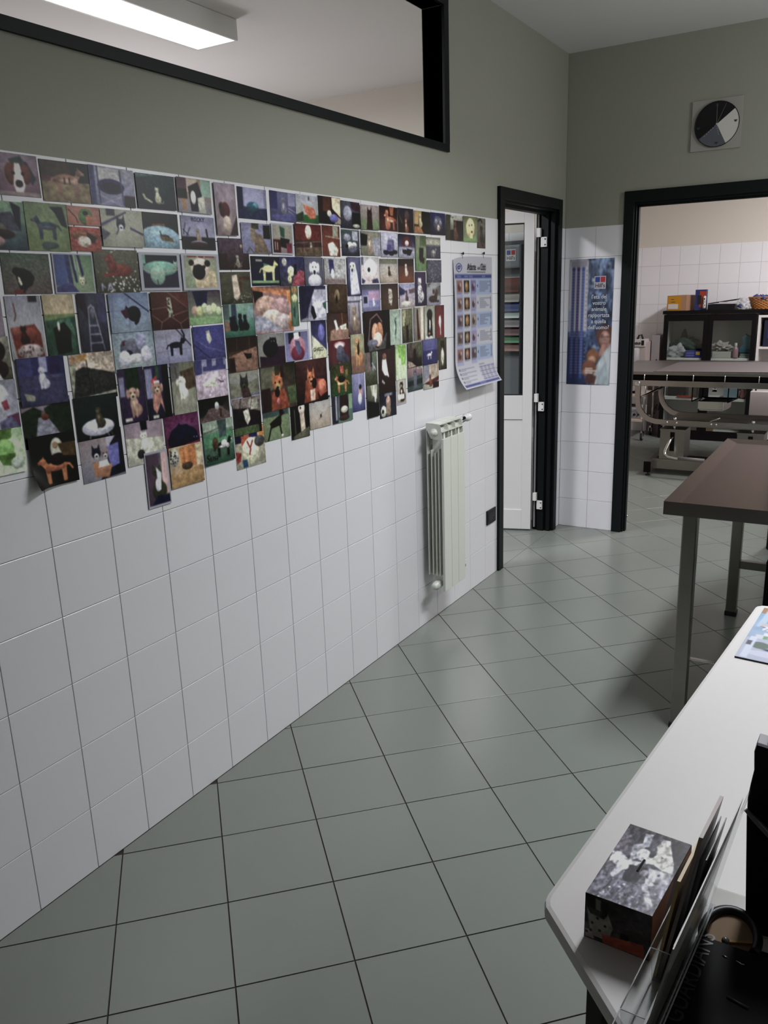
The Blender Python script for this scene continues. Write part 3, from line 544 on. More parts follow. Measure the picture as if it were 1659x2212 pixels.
# ------------------------------------------------------------------ animal photographs on the tiled wall
PH = """0.195 1.979 0.311 1.883|close-up photo of a brown and white beagle-like head with a dark bow, top left corner|g:878,756;n:4,6;q:234,45,8,75,18,92,55,82,72,66,40;q:344,30,14,60,4,70,20,40,30;e:34,48,15,26,632;e:68,46,14,24,632;q:dcc,44,22,56,22,64,74,56,94,42,94,36,74;e:50,70,9,9,112;e:39,46,4,4,111;e:61,46,4,4,111;r:988,0,90,100,100
0.317 1.976 0.471 1.878|photo of a striped brown animal walking on a sandy floor indoors|g:412,765;r:431,0,0,60,38;r:110,60,0,100,50;q:875,0,52,100,48,100,100,0,100;n:7,14;T:865,a87,50,84,56,0;l:432,3,45,40,45,55;l:432,3,55,40,55,55
0.465 1.977 0.619 1.879|photo of a dark cat lying on a director's chair with crossed legs|g:99a,779;r:447,0,0,12,100;r:aaa,20,5,66,35;e:46,50,30,20,325;K:213,48,52,20;l:446,3,18,0,20,95;l:446,3,68,5,72,95;l:aab,2,22,75,66,98;l:aab,2,66,75,22,98;r:312,74,70,100,100;n:6,20
0.626 1.974 0.775 1.880|photo of a white cat sitting on dark grass, in the top row|g:244,123;n:9,40;q:577,0,0,60,0,0,12;C:bb9,cca,52,84,50;l:bb9,6,35,80,20,70,16,60
0.783 1.977 0.927 1.879|photo of a black and white dog standing up beside a pale dog indoors|g:975,889;r:534,0,0,28,35;r:211,0,33,28,60;r:ba9,28,0,60,40;r:8a9,70,0,100,50;q:112,32,25,62,8,72,45,62,95,38,95;e:46,55,8,20,ddc;q:bba,58,55,78,48,82,98,60,98;r:a74,14,60,22,95
0.943 1.976 1.042 1.820|tall photo of a brown and white dog's head against a mauve wall|g:989,877;q:433,100,60,60,100,100,100;e:45,52,22,16,522;e:28,50,10,14,422;e:50,78,20,16,ba9;e:22,44,5,5,111;n:4,8
1.056 1.973 1.204 1.876|photo of a teal tinted puppy in a dark corner beside a pale door|g:88a,778;r:114,0,0,18,100;q:225,0,70,100,62,100,100,0,100;r:99b,22,0,90,60;q:235,18,60,60,68,100,62,100,100,18,100;e:50,60,20,16,156;e:60,55,10,9,589;K:156,45,62,14
1.222 1.974 1.366 1.877|photo of a grey tabby cat sitting among lilac furniture|g:668,446;r:336,0,0,28,60;r:88a,70,0,100,45;l:88a,3,70,52,100,66;l:88a,3,70,62,100,78;C:778,99a,52,78,62;q:558,0,80,100,70,100,100,0,100
1.366 1.974 1.504 1.880|photo of an orange dog on a green cloth before a white wall|g:aab,998;r:334,55,5,60,18;q:343,0,75,30,60,40,95,0,100;q:363,30,72,100,68,100,100,30,100;q:b64,32,35,80,45,88,80,60,85,40,60;n:4,12
1.502 1.980 1.649 1.884|photo of a person in blue with a small dog beside a brown door|g:311,211;r:532,20,0,55,55;q:dca,60,0,100,0,100,75,62,42;q:a98,85,70,100,80,100,100,70,100;e:68,78,20,16,66a;e:48,62,10,12,ccb;n:5,10
1.649 1.972 1.784 1.873|photo of a grey dog's head beside a dark kennel wall|g:556,334;q:423,50,0,100,5,100,35,60,30;e:35,45,22,28,99a;q:112,60,40,100,40,100,100,55,100;e:80,90,20,8,bba;n:6,14
1.789 1.968 1.930 1.874|photo of a black pointy-eared dog against a blurred pink sky|g:a99,665;r:786,0,60,100,100;H:322,433,48,38,52,1;q:322,36,45,60,45,64,100,30,100;n:3,10
1.939 1.973 2.088 1.876|photo of two tan shepherd dogs on dark brown ground|g:311,533;S:b75,422,42,92,80;q:a63,55,0,80,0,75,35,60,35;T:a64,ca8,62,92,55,1;n:6,16
2.091 1.975 2.228 1.875|photo of a brown dog with white muzzle lying on a dark floor|g:334,321;l:655,4,0,10,25,60;e:58,30,16,22,544;S:854,dcb,52,100,60;n:5,12
2.233 1.972 2.382 1.877|photo of a tan dog in a doorway with black shadow|g:a95,110;r:b96,0,0,26,60;r:110,48,0,100,100;S:ba8,cb9,38,72,62;q:a74,0,70,40,70,60,100,0,100
2.386 1.974 2.536 1.877|photo of a dark dog's face surrounded by blue-grey night|g:336,223;e:50,50,30,36,556;e:38,40,10,12,889;e:66,44,8,10,889;e:52,68,9,14,ba9;n:10,18
2.543 1.973 2.722 1.858|photo of a reddish dog standing by a tree trunk with a name written above|g:bba,333;r:443,0,0,25,100;r:112,45,20,100,60;q:211,25,60,100,50,100,100,25,100;S:643,754,55,98,78;l:222,2,28,10,30,4;l:222,2,34,10,42,10,42,4;n:5,10
2.728 1.977 2.893 1.857|photo of a pale yellow labrador on green grass|g:775,897;e:50,45,30,38,ed9;q:ed9,40,60,70,60,66,88,48,88;e:42,35,4,4,432;e:60,33,4,4,432;e:60,60,6,5,543;r:8a6,0,85,100,100;n:4,10
2.898 1.977 3.002 1.830|narrow photo of a grey cat sitting with black cord, right end of top row|g:776,544;C:332,445,52,82,60;l:110,5,50,85,70,92,95,60;l:110,6,10,10,40,4,60,14;n:5,12
0.134 1.869 0.253 1.757|photo of a pile of sleeping brown and white puppies|g:8a8,345;q:445,20,30,70,20,90,60,30,60;e:30,55,24,12,665;e:20,42,20,12,a86;e:45,68,28,10,322;e:22,82,26,12,a88;q:113,70,0,92,10,88,60,78,40;n:6,10
0.255 1.872 0.382 1.757|photo of a grey greyhound standing in sun with its shadow|g:786,785;q:113,58,8,88,6,95,50,82,45,70,20;T:345,556,48,74,52,1;e:50,88,20,8,455;q:455,30,95,36,80,56,88,44,100;n:4,14
0.380 1.871 0.486 1.824|half-height photo of a green chameleon on a pink background|g:a76,a65;e:55,55,22,45,574;q:a64,55,30,80,60,70,98,55,98;e:55,35,8,12,221;l:332,3,5,20,25,60,30,90;n:3,10
0.380 1.819 0.479 1.759|half-height orange photo of a ginger cat in a basket|g:a43,943;e:50,35,50,20,853;q:311,55,20,85,40,80,65,55,60;e:45,60,22,24,cba;n:12,16
0.486 1.871 0.633 1.773|photo of a husky on pale tiles beside diagonal blue skirting|g:aa9,998;r:445,14,0,34,18;q:446,0,40,60,4,62,8,0,48;q:556,0,52,20,65,5,82,0,82;q:446,68,45,100,62,100,68,68,52;H:334,dde,46,40,42,1;l:445,3,40,52,34,66;l:888,1,30,98,30,30;l:888,1,75,98,70,60
0.638 1.871 0.777 1.774|photo of a tabby cat stretched on a round pale blue table|g:222,233;e:45,78,60,42,8ab;e:45,98,60,30,79a;q:852,25,32,60,30,62,35,25,36;K:333,60,68,12;q:653,44,62,80,70,85,82,50,78;l:333,3,48,62,46,52;n:7,20
0.789 1.870 0.934 1.773|photo of a statue-like dog on a round stone under cloudy sky|g:88a,99a;l:223,2,5,55,12,22;l:223,2,14,60,25,35;l:223,2,20,58,4,40;r:112,0,62,100,100;l:222,5,76,60,74,38;S:876,987,48,78,44;e:50,80,26,8,778;e:50,85,28,8,422;n:3,8
0.945 1.812 1.091 1.715|photo of a grey cat among straw beside a dark wall|g:545,322;r:311,0,50,25,100;C:998,887,60,92,40;l:876,2,50,80,70,98;l:987,2,58,98,75,75;l:876,2,45,95,60,70;e:75,25,4,6,ba7;n:7,14
1.060 1.864 1.210 1.767|photo of a rabbit-eared brown animal on a lilac terrace|g:88a,779;r:443,35,0,60,20;r:222,75,5,100,50;q:876,30,15,48,20,50,70,32,60;q:765,48,30,70,40,95,98,40,98;l:554,3,15,98,25,80,38,98;n:5,16
1.216 1.869 1.336 1.767|white-framed photo of potted green plants and a burgundy pot|w:5;g:998,877;r:411,5,52,40,95;l:ddc,3,15,60,15,85;l:ddc,3,25,62,25,85;q:354,38,8,62,15,60,45,42,42;q:112,40,45,85,50,70,80,40,75;q:724,65,62,95,62,90,98,70,98;l:777,2,45,88,70,98
1.348 1.875 1.511 1.764|photo of a chihuahua on a flowered sofa under a lamp glare|g:422,433;r:621,0,0,100,50;e:50,25,12,22,dcb;S:887,a98,58,90,36;q:654,0,75,100,70,100,100,0,100;l:776,2,0,60,100,52;n:9,16
1.521 1.877 1.639 1.766|photo of a white fluffy cat on a terracotta floor|g:632,743;r:998,60,0,90,35;l:aa9,3,20,35,100,40;q:ccb,30,60,60,52,90,75,80,98,40,98;n:7,14
1.650 1.868 1.778 1.770|photo of grey husky puppies in leaves|g:566,334;e:30,30,20,14,99a;e:45,60,16,14,ccb;e:70,58,14,12,bbb;e:28,62,8,8,112;e:60,75,22,14,667;r:aab,60,5,90,40;n:10,18
1.787 1.868 1.934 1.774|photo of a wolf-like dog standing by a black car|g:887,776;q:112,0,10,35,15,30,60,0,60;S:987,cba,45,95,88;q:99a,60,30,100,20,100,100,70,100;n:5,12
1.941 1.871 2.082 1.771|photo of a person with three black puppies on lilac ground|g:bbc,99a;q:668,40,30,75,30,80,75,30,75;r:447,35,50,60,72;K:113,30,82,16;K:113,60,85,16;K:112,82,80,14;e:55,22,12,10,aac;n:5,16
2.087 1.868 2.231 1.770|photo of a lamp reflection over a maroon armchair and a black dog|g:113,88a;q:522,15,50,30,12,60,6,85,50;e:50,38,12,12,dcc;q:99a,0,55,100,55,100,100,0,100;K:112,40,75,16;q:112,50,60,85,65,70,90,50,88;n:5,12
2.236 1.868 2.336 1.717|narrow photo of a dark brown dog on bright green grass|g:887,685;r:564,40,0,100,30;q:221,35,35,75,35,70,70,45,78,30,65;q:322,55,60,85,65,75,88,60,80;r:685,0,80,100,100;n:5,12
2.342 1.865 2.487 1.771|photo of a thin dog sitting in a grey garden at dusk|g:887,445;r:445,0,42,100,100;r:aa9,0,10,100,35;T:777,998,50,92,34,0;l:ccb,3,48,60,52,92;n:7,18
0.171 1.750 0.307 1.653|photo of a black dog with white chest sitting on an olive lawn|g:565,655;q:110,22,38,30,36,46,38,58,46,64,60,58,78,46,86,40,98,34,96,30,78,26,56;e:28,44,8,9,110;q:ccb,30,56,34,60,38,76,34,80,30,70;q:711,20,92,40,88,36,100,20,100;n:8,30
0.316 1.752 0.444 1.652|photo of a small white terrier beside a striped radiator and blue wall|w:3;g:686,897;r:458,0,0,32,80;q:336,30,0,40,0,46,85,34,75;l:225,6,46,0,54,70;l:bbb,2,52,0,54,40;l:bbb,2,60,0,62,45;l:225,6,62,0,74,72;q:447,0,85,40,72,60,100,0,100;H:cca,dda,68,68,26,1
0.448 1.765 0.602 1.652|photo of an irish setter lying in a field of daisies|g:665,443;n:9,50;sp:ddd,22,0,0,100,100;L:732,843,52,62,64,1;sp:eee,40,20,60,100,100;l:99b,3,12,95,12,80,18,88;l:99b,3,24,95,30,80,36,95
0.606 1.761 0.767 1.655|white-framed photo of a teal tinted cat standing on a dark wicker chair|w:7;g:223,334;r:7a9,0,0,15,40;q:224,10,30,95,30,95,60,10,60;e:50,42,42,20,7a9;e:42,60,18,26,8a9;H:9ba,aca,88,32,22,1;l:334,2,20,60,25,95;l:334,2,40,72,42,98;l:334,2,70,60,76,98;l:ba9,2,4,42,30,55,60,50,95,45
0.773 1.761 0.937 1.653|white-framed photo of a fawn pug with a black face|w:6;g:998,897;r:833,15,4,40,10;r:833,62,4,88,10;e:52,6,8,6,833;q:ba8,30,50,85,42,95,100,35,100;e:48,42,25,30,cba;e:44,50,17,21,112;e:35,36,5,5,221;e:58,36,5,5,221;e:25,25,7,8,221;e:68,26,8,9,221;n:3,14
0.942 1.708 1.092 1.606|photo of a white cat standing on gravel by a brown chair|g:554,443;r:532,62,15,95,25;r:532,62,30,68,60;q:ba9,38,12,55,8,62,70,50,90,40,80;n:4,8;sp:998,40,0,65,100,100;e:20,85,20,16,443
1.099 1.759 1.262 1.663|photo of a cream cat walking on a green ledge at night|g:113,114;r:998,15,10,36,18;q:576,40,22,60,28,60,50,40,48;T:cc8,dd9,56,82,50,0;r:8a7,0,82,90,92;r:113,0,92,100,100;n:5,14
1.251 1.760 1.394 1.661|photo of calico cats under bushes beside a magenta carpet|g:336,445;q:945,55,70,80,45,100,50,100,100,45,100;e:20,18,10,14,bba;e:45,50,14,18,dda;e:38,78,8,14,cc9;q:112,60,25,70,25,66,62,55,60;n:10,16
1.397 1.760 1.514 1.659|photo of a fluffy white puppy looking down at the camera|g:667,556;H:dde,eef,52,36,60,0;e:52,82,36,24,ccd;e:52,52,6,8,112
1.521 1.759 1.664 1.664|photo of a person with a white cat beside a snowy hedge|g:aaa,999;q:336,20,5,42,5,48,55,25,60;e:38,62,8,22,ddd;q:aaa,50,15,100,5,100,70,60,80;n:8,20;r:877,0,80,100,100
1.678 1.766 1.775 1.618|tall photo of a blond retriever sitting in blue grass|g:668,335;q:ccd,20,18,55,14,70,40,90,95,20,98,18,50;e:36,24,22,10,eed;e:22,24,3,3,112;e:44,22,3,3,112;e:34,34,6,4,112;n:5,16
1.787 1.768 1.921 1.665|photo of a white dog's face seen very close|g:bbb,dcc;e:50,50,40,42,edd;e:42,48,8,9,333;q:446,0,80,20,90,10,100,0,100;q:446,60,88,90,80,100,100,60,100;r:668,0,0,12,30;n:4,8
1.928 1.764 2.076 1.666|photo of a dark cat sitting in a pale gravel yard|g:aaa,a98;r:776,0,0,100,22;C:432,543,52,72,42;r:bba,0,60,25,64;n:5,22
2.083 1.766 2.221 1.665|photo of a small white dog on a brown wooden floor|g:433,743;r:322,0,0,100,30;S:cba,edc,48,72,52;r:742,0,75,100,100;n:4,10
2.230 1.711 2.330 1.562|narrow photo of a dalmatian standing on a purple background|g:435,324;S:ccc,ddd,42,88,72;sp:112,35,25,25,65,85
2.343 1.764 2.487 1.663|photo of a blotchy grey animal among leaves|g:556,445;sp:aaa,60,0,0,100,100;n:12,24
2.334 1.663 2.475 1.562|photo of a brown dog lying before grey rocks with writing in the sky|g:999,889;q:666,50,30,100,10,100,60,60,60;L:433,544,50,88,70,0;H:433,544,48,40,26,1;l:222,2,5,8,5,18;l:222,2,12,18,16,8,20,18
0.048 1.650 0.155 1.548|photo with a plain grey-mauve background at the left picture edge, level with the armchair|g:878,989;n:4,10
0.165 1.649 0.264 1.495|tall photo of a dark cat on a brown leather armchair with a spotted cushion|g:99a,aaa;l:633,3,22,12,25,30,20,38;r:333,65,0,90,10;q:732,5,50,75,45,90,60,95,98,15,98;e:22,55,14,7,954;e:60,60,20,10,843;C:311,422,42,78,32;e:55,88,38,12,baa;sp:544,30,20,80,95,98
0.270 1.650 0.365 1.496|tall photo of a large black dog before a sunlit meadow|g:aa7,243;r:ba8,0,0,100,32;r:785,0,32,100,42;q:354,0,42,100,36,100,100,0,100;q:465,40,42,80,38,95,60,90,95,80,90,70,60;q:110,25,55,60,45,80,60,75,95,30,98;e:42,52,4,8,ddc;n:5,14
0.376 1.651 0.470 1.498|tall photo of an aluminium stepladder in a violet room|g:445,334;q:323,0,0,25,0,35,45,0,20;r:446,70,0,100,50;l:99a,3,30,98,36,25,46,20,55,25,80,98;l:99a,2,34,55,66,55;l:99a,2,34,70,70,70;l:99a,2,34,85,74,85;e:48,35,8,10,667;n:6,14
0.480 1.650 0.625 1.543|photo of a black cat curled on blue-white tiles, nose dark red|g:78a,89a;l:668,1,10,0,5,100;l:668,1,50,0,45,100;l:668,1,0,45,100,42;l:224,3,40,0,98,50;q:112,44,40,60,34,72,42,76,58,70,76,62,84,58,78,66,66,50,68,40,60;e:60,54,17,20,112;q:413,27,46,42,40,48,60,38,66;q:112,38,40,42,32,48,42;n:3,12
0.634 1.650 0.783 1.542|photo of a spotted cat walking on brown crazy paving|g:532,422;q:632,50,0,100,0,100,40,60,12;l:866,2,0,60,25,80,50,65,75,85,100,70;l:866,2,25,80,20,100;l:866,2,50,65,40,40,0,45;l:866,2,75,85,78,100;l:866,2,50,65,100,50;l:866,2,45,0,100,45;q:998,42,15,52,15,58,65,44,68;sp:221,26,42,15,58,68
0.789 1.651 0.938 1.549|photo of six cream puppies in a row before a person in dark clothes|g:545,8a7;r:666,0,0,20,30;q:114,15,0,60,0,55,40,25,45;e:18,58,10,14,b98;e:32,60,10,15,cc8;e:48,52,10,16,bc9;e:62,58,10,15,cca;e:76,54,10,16,bc9;e:90,62,9,13,cda;r:8a7,0,78,100,100;n:5,18
0.946 1.607 1.097 1.499|photo of four black dogs sitting in a row in a teal-lit doorway|g:8a9,365;r:566,0,0,18,45;q:345,25,0,40,0,42,60,22,70;q:865,0,45,28,60,25,75,0,80;S:112,223,32,80,46;S:112,223,52,80,52;S:112,223,68,80,48;S:112,223,22,78,42;e:88,30,12,20,8aa;n:4,12
1.095 1.661 1.311 1.505|large photo of pinkish fluffy cats asleep in a yellow wooden box|g:866,a88;q:200,0,5,25,5,25,30,5,45;q:b74,0,0,100,10,100,25,0,8;q:c84,88,10,100,10,100,90,86,80;e:32,40,28,20,b98;e:68,50,28,24,a88;e:45,68,26,18,cba;e:72,78,22,18,baa;q:99a,0,60,30,65,70,98,0,95;q:b73,85,80,100,75,100,100,90,100;n:9,16
1.303 1.659 1.347 1.520|narrow photo of a green plant beside a blue shadow|g:564,576;e:50,10,40,10,a85;e:50,30,40,10,cc9;q:345,30,55,60,50,50,80,30,75;n:9,14
1.359 1.659 1.521 1.534|photo of a black cat in a snowy yard under dark trees|g:335,99a;q:aab,45,10,100,10,100,100,40,100;q:224,0,0,60,0,40,40,20,90,0,95;l:223,3,30,30,25,90;q:ccd,50,50,95,40,100,90,50,95;q:112,42,55,50,60,60,90,48,98,38,75;q:465,85,50,100,45,100,70,90,65;n:5,14
1.539 1.663 1.668 1.557|photo of a tabby cat's nose in warm brown fur, very dark|g:543,432;e:45,40,14,22,875;e:42,52,6,14,221;n:8,14
1.672 1.619 1.768 1.459|tall photo of a husky-like dog by a white fence|g:bbc,544;l:aab,4,0,5,100,5;l:334,3,0,15,100,15;l:334,4,10,25,10,60;l:334,4,88,20,88,60;S:876,ba9,52,88,62;q:655,0,85,100,85,100,100,0,100;n:5,14
1.782 1.661 1.924 1.554|photo of a white pup beside a lilac kennel|g:668,88b;r:556,0,0,100,20;r:99b,0,40,35,90;r:334,8,45,28,70;r:a8a,35,25,95,60;S:dde,eef,62,82,30;r:779,0,85,100,100
1.933 1.662 2.074 1.555|photo of a spotted white dog on dark brown carpet|g:433,543;q:bba,42,18,62,22,66,55,58,85,42,75;sp:433,30,40,18,66,80
2.085 1.661 2.224 1.559|photo of a brown dog running beside a shed on pinkish ground|g:99b,a99;q:335,0,10,40,30,30,45,0,48;q:655,60,25,100,20,100,40,60,42;S:544,655,45,75,48;e:40,85,30,12,ccb;n:6,14
0.041 1.555 0.157 1.444|photo of dark vegetation around a white path at the left picture edge|g:aa9,443;e:60,30,30,26,211;e:70,70,22,20,322;q:ccc,30,75,60,60,80,100,20,100;n:10,16
0.169 1.498 0.309 1.377|photo of a white spotted puppy with a toy dog in a violet room|g:336,335;r:447,0,0,30,38;r:99b,46,0,62,32;r:325,66,0,90,40;q:446,0,38,100,38,100,100,0,100;S:bbc,ddd,50,66,46;q:998,8,72,22,76,30,80,28,90,12,88;n:5,14
0.327 1.497 0.477 1.369|photo of a garden of dark shrubs seen through a rounded window frame|g:a98,433;q:ba9,0,0,100,0,100,45,0,45;q:333,0,40,30,28,100,48,100,100,0,100;q:b85,4,8,14,6,14,18,4,20;q:c94,18,4,40,2,40,14,18,16;l:222,2,38,15,40,85;l:222,2,46,45,48,85;n:12,26;q:998,0,20,15,20,2,90,0,95;q:998,0,94,100,84,100,90,0,100
0.480 1.548 0.632 1.433|photo of a pale dog and two lilac toys in a bluish bundle|g:89a,9aa;e:28,45,12,22,556;e:45,48,22,28,667;e:68,30,12,22,99b;e:36,60,10,12,223;e:52,70,22,12,ccc;e:25,70,14,22,ccd;e:78,65,14,24,bbc;r:523,22,25,28,36;n:7,20
0.635 1.543 0.785 1.432|photo of a black cat striding over pale tiles with its tail up|g:99a,88a;l:667,1,0,60,100,55;l:667,1,30,0,35,100;l:334,3,60,0,100,50;T:112,223,56,70,42,0;l:112,4,78,40,82,20,76,5;n:3,10
0.795 1.544 0.937 1.435|photo of a white dog on rippled blue sand|g:448,447;n:8,40;q:bba,42,15,52,12,58,40,50,52,42,40;l:669,2,0,30,40,60,100,80;l:224,2,0,50,40,85,60,100
0.948 1.501 1.096 1.387|photo of a small black dog on a sand heap before a dark fence|g:211,765;r:321,0,0,100,40;l:544,2,32,2,30,35;l:544,2,74,2,74,35;q:865,0,55,50,42,100,32,100,100,0,100;q:322,0,58,20,58,22,100,0,100;q:110,52,46,60,50,80,52,78,64,62,66;n:6,18
1.101 1.502 1.250 1.391|photo of a black cat on a magenta cloth against a grey-green wall|g:888,887;q:303,5,68,50,72,70,42,100,42,100,100,5,100;e:45,45,28,28,112;e:55,25,14,12,112;q:112,42,18,46,10,52,18;q:112,60,16,66,12,68,22;e:50,24,2,2,997;e:60,24,2,2,997
1.251 1.505 1.404 1.390|white-framed photo of a grey kitten in a pink egg-shaped basket|w:6;g:668,88b;r:223,18,5,65,40;e:52,58,32,40,a78;e:52,72,26,24,724;q:eee,38,8,58,6,60,26,40,28;q:557,42,30,60,35,68,70,55,80,45,60
1.420 1.539 1.516 1.391|photo of a blue shaded face on top with a written name on white below|g:335,447;e:65,35,22,22,66a;n:7,14;q:cca,0,38,100,80,100,100,0,100
1.523 1.558 1.671 1.448|photo of a white and grey cat on a pink blanket|g:433,543;r:532,55,0,90,40;l:988,2,70,0,72,45;q:976,15,62,60,50,100,60,100,100,10,100;q:ddd,32,28,42,25,52,58,42,62;q:ccb,58,48,90,40,90,62,65,60;n:5,12
1.526 1.453 1.676 1.343|photo of a grey haired dog under a red and white lampshade|g:623,533;e:50,18,26,12,b88;e:50,22,22,10,dcc;e:52,50,20,30,556;q:445,60,40,90,60,95,80,60,85;q:998,40,80,46,90,50,80;r:443,0,82,100,100;n:4,10
1.680 1.467 1.780 1.311|tall photo of a shepherd dog sitting on reddish floor|g:aa8,765;r:865,0,55,100,100;S:b85,cb8,50,78,70;q:332,46,30,60,16,64,44,58,56,46,50;n:4,10
1.782 1.554 1.992 1.390|photo of tan puppies heaped in a grey wicker basket|g:312,211;l:766,4,15,75,25,20,50,8,70,30,72,60;r:110,70,0,100,60;q:555,12,75,50,95,88,55,80,98,15,100;e:42,58,14,28,c97;e:58,55,14,26,a75;e:50,72,18,18,dba;e:30,80,20,10,778;n:8,20
1.998 1.552 2.094 1.402|photo of a dark cat sprawled on pale green cloth|g:9a9,aba;q:455,40,25,60,20,58,55,50,90,42,70,50,50;l:8a9,3,10,10,80,40;l:8a9,3,10,60,90,90;n:5,14
2.105 1.554 2.199 1.405|photo of a black dog standing under a feathery bush|g:775,443;n:12,22;q:aa8,0,0,40,0,20,50,0,50;q:211,35,50,60,48,58,95,38,98;l:987,2,50,5,60,60
2.208 1.556 2.304 1.407|photo of a rust coloured slim dog standing upright indoors|g:998,876;r:777,0,0,20,100;r:dcb,70,0,100,100;q:421,30,15,45,10,50,50,62,95,35,98,32,60;r:421,30,5,44,30
2.309 1.558 2.414 1.405|photo of a black dog with white chest stripe sitting on a pale floor|g:998,bba;e:50,25,26,16,112;q:112,30,30,70,30,78,90,25,92;q:ccb,46,40,58,42,60,62,50,76,44,62;e:22,94,12,5,ddd;e:60,94,12,5,ddd;e:45,82,12,4,a85
2.418 1.559 2.509 1.407|narrow photo of a white bird-like animal on brick red|g:622,733;q:ccc,40,35,60,30,66,50,60,68,62,90,54,92,52,70,36,55;r:511,70,0,100,12
0.045 1.452 0.158 1.333|photo of a lilac blanket and red toy at the left picture edge|g:99a,aab;e:50,35,30,30,ccd;q:635,70,75,100,70,100,100,75,100;q:668,50,85,80,75,100,100,50,100;q:834,60,45,75,40,78,60,66,62;n:6,14
0.165 1.392 0.315 1.270|photo of a fox-coloured dog on a pale road between dark trees|g:766,222;r:878,0,0,100,24;q:232,0,24,25,14,40,24,35,45,22,95,0,98;q:232,45,20,75,5,100,10,100,90,72,70,50,45;q:889,32,38,50,38,80,92,78,100,18,100;e:46,38,8,7,632;n:6,24
0.324 1.381 0.470 1.263|photo of a small yorkshire terrier on a round white table|g:233,122;e:50,74,38,20,ccd;l:99a,2,30,90,28,99;l:99a,2,70,90,74,99;S:443,765,54,76,50;l:998,1,80,90,82,100;n:5,20
0.484 1.443 0.578 1.286|photo of a blond labrador sitting under a dark houseplant|g:435,324;q:132,25,0,80,0,85,40,30,42;r:88a,0,15,20,50;S:a87,cb9,52,88,50;H:a87,cb9,50,46,30,0;r:ccb,10,90,38,96;n:6,16
0.582 1.442 0.676 1.284|photo of a blond labrador in a red santa hat with a plant behind|g:325,223;r:88a,0,5,30,60;r:112,72,0,100,100;q:354,45,0,60,0,62,25,45,25;q:a33,22,28,45,18,52,30,35,38;r:ddd,35,28,58,34;H:a87,cb9,46,42,28,0;q:a76,25,52,60,48,70,90,55,70,35,90,22,80;r:ccb,18,92,42,98;n:5,14
0.685 1.442 0.786 1.285|photo of a white cocker-like dog sitting before a brown sofa|g:776,998;q:543,35,18,95,12,100,50,60,55;r:666,0,0,35,35;l:543,3,20,10,22,35;H:ddc,ccb,38,38,24,0;S:ddc,eed,42,70,44;r:998,0,72,100,100;n:5,12
0.787 1.441 0.932 1.318|photo of a cream dog lying on pale pebbles by lilac benches|g:88a,baa;r:447,0,0,22,40;r:447,38,0,55,26;r:447,25,18,98,30;r:447,68,0,92,20;q:bab,0,38,100,30,100,100,0,100;L:ccb,ddc,46,72,46,0;l:434,3,72,56,80,62,88,62;n:6,24
0.794 1.331 0.937 1.210|photo of a black and white dog on a leaf-strewn path|g:222,655;q:121,0,0,100,0,95,20,60,50,30,50,0,60;q:655,30,40,70,35,100,60,100,100,0,100,5,70;K:112,48,32,10;e:58,34,7,10,ccc;q:432,64,42,74,45,72,68,66,66;sp:443,26,0,60,100,100;n:8,20
0.946 1.393 1.097 1.280|photo of a shepherd dog's head against a misty sky with torn corner|g:998,667;q:776,0,35,50,45,100,30,100,70,0,80;r:aab,0,82,100,100;H:333,443,48,42,50,1;q:433,36,55,62,55,75,100,42,100;n:3,10
0.951 1.298 1.094 1.173|photo of a grey dog in autumn grass behind a bicycle frame|g:877,453;q:212,0,25,60,30,100,45,100,100,0,100;q:998,55,5,90,5,90,35,60,35;l:433,3,30,0,20,40;l:433,2,70,0,60,40;q:bba,35,35,55,30,60,60,48,75,40,60;r:564,0,78,90,100;n:10,20
1.104 1.396 1.304 1.233|large photo of a german shepherd with tongue out by a wooden door|g:332,544;r:665,0,5,40,55;r:322,0,50,25,100;q:564,75,55,100,50,100,92,78,92;q:842,28,60,65,55,78,95,70,100,25,100;H:a63,985,46,42,48,1;e:44,62,7,10,211;e:46,82,5,8,b66;q:311,56,8,64,4,66,32,56,30;n:7,16
1.307 1.393 1.504 1.232|large photo of a tan german shepherd lying with head turned on brown|g:533,211;q:842,30,45,60,42,68,95,20,98;q:943,60,45,90,50,98,80,75,90,62,70;e:82,65,14,16,c75;H:a63,c85,46,42,40,1;e:56,55,8,12,211;q:dba,42,70,58,68,56,95,42,95;n:8,16
1.530 1.352 1.675 1.236|photo of a german shepherd standing in green bushes|g:442,353;n:12,26;T:b74,ca7,52,88,56,1;e:50,45,18,12,221;q:a54,42,0,60,0,62,25,45,25;q:764,68,18,80,12,82,35,72,38
1.679 1.320 1.776 1.154|narrow photo of a pink toned dog jumping on violet blue|g:99b,447;q:a88,50,38,75,40,85,60,60,70,50,60;e:60,70,16,14,ccd;e:66,40,10,6,223;n:4,10
1.785 1.403 1.880 1.248|photo of a tree trunk with a grey cat perched beside it|g:787,443;r:766,10,0,45,62;r:333,45,0,60,50;l:bbb,5,58,40,85,58;q:889,60,42,75,40,70,62,60,60;sp:665,30,0,60,100,100;n:8,16
1.890 1.404 2.030 1.205|tall photo of a white collie stretching on dark brown floor|g:433,322;q:ddd,22,28,45,25,55,55,60,65,35,62,20,50;e:36,22,12,7,865;q:ccc,20,70,35,78,32,82,18,76;l:ddd,4,50,60,58,66;n:4,12
2.035 1.401 2.129 1.248|overexposed photo with a pale shape on bright green|g:ac8,cdb;q:8b5,20,0,100,5,95,55,60,60,30,30;e:40,50,10,10,dec;n:6,12
2.142 1.403 2.278 1.291|photo of a black dog sitting between tree stems|g:665,211;r:544,15,0,30,60;n:10,18;S:110,221,50,92,66;q:a98,0,70,30,80,60,98,0,100;r:564,75,10,95,60
2.287 1.408 2.432 1.290|photo of a white dog alone on a deep blue sea-like background|g:669,226;r:336,0,45,100,100;T:ccc,ddd,44,78,30,0;l:99b,1,20,40,70,38;n:3,8
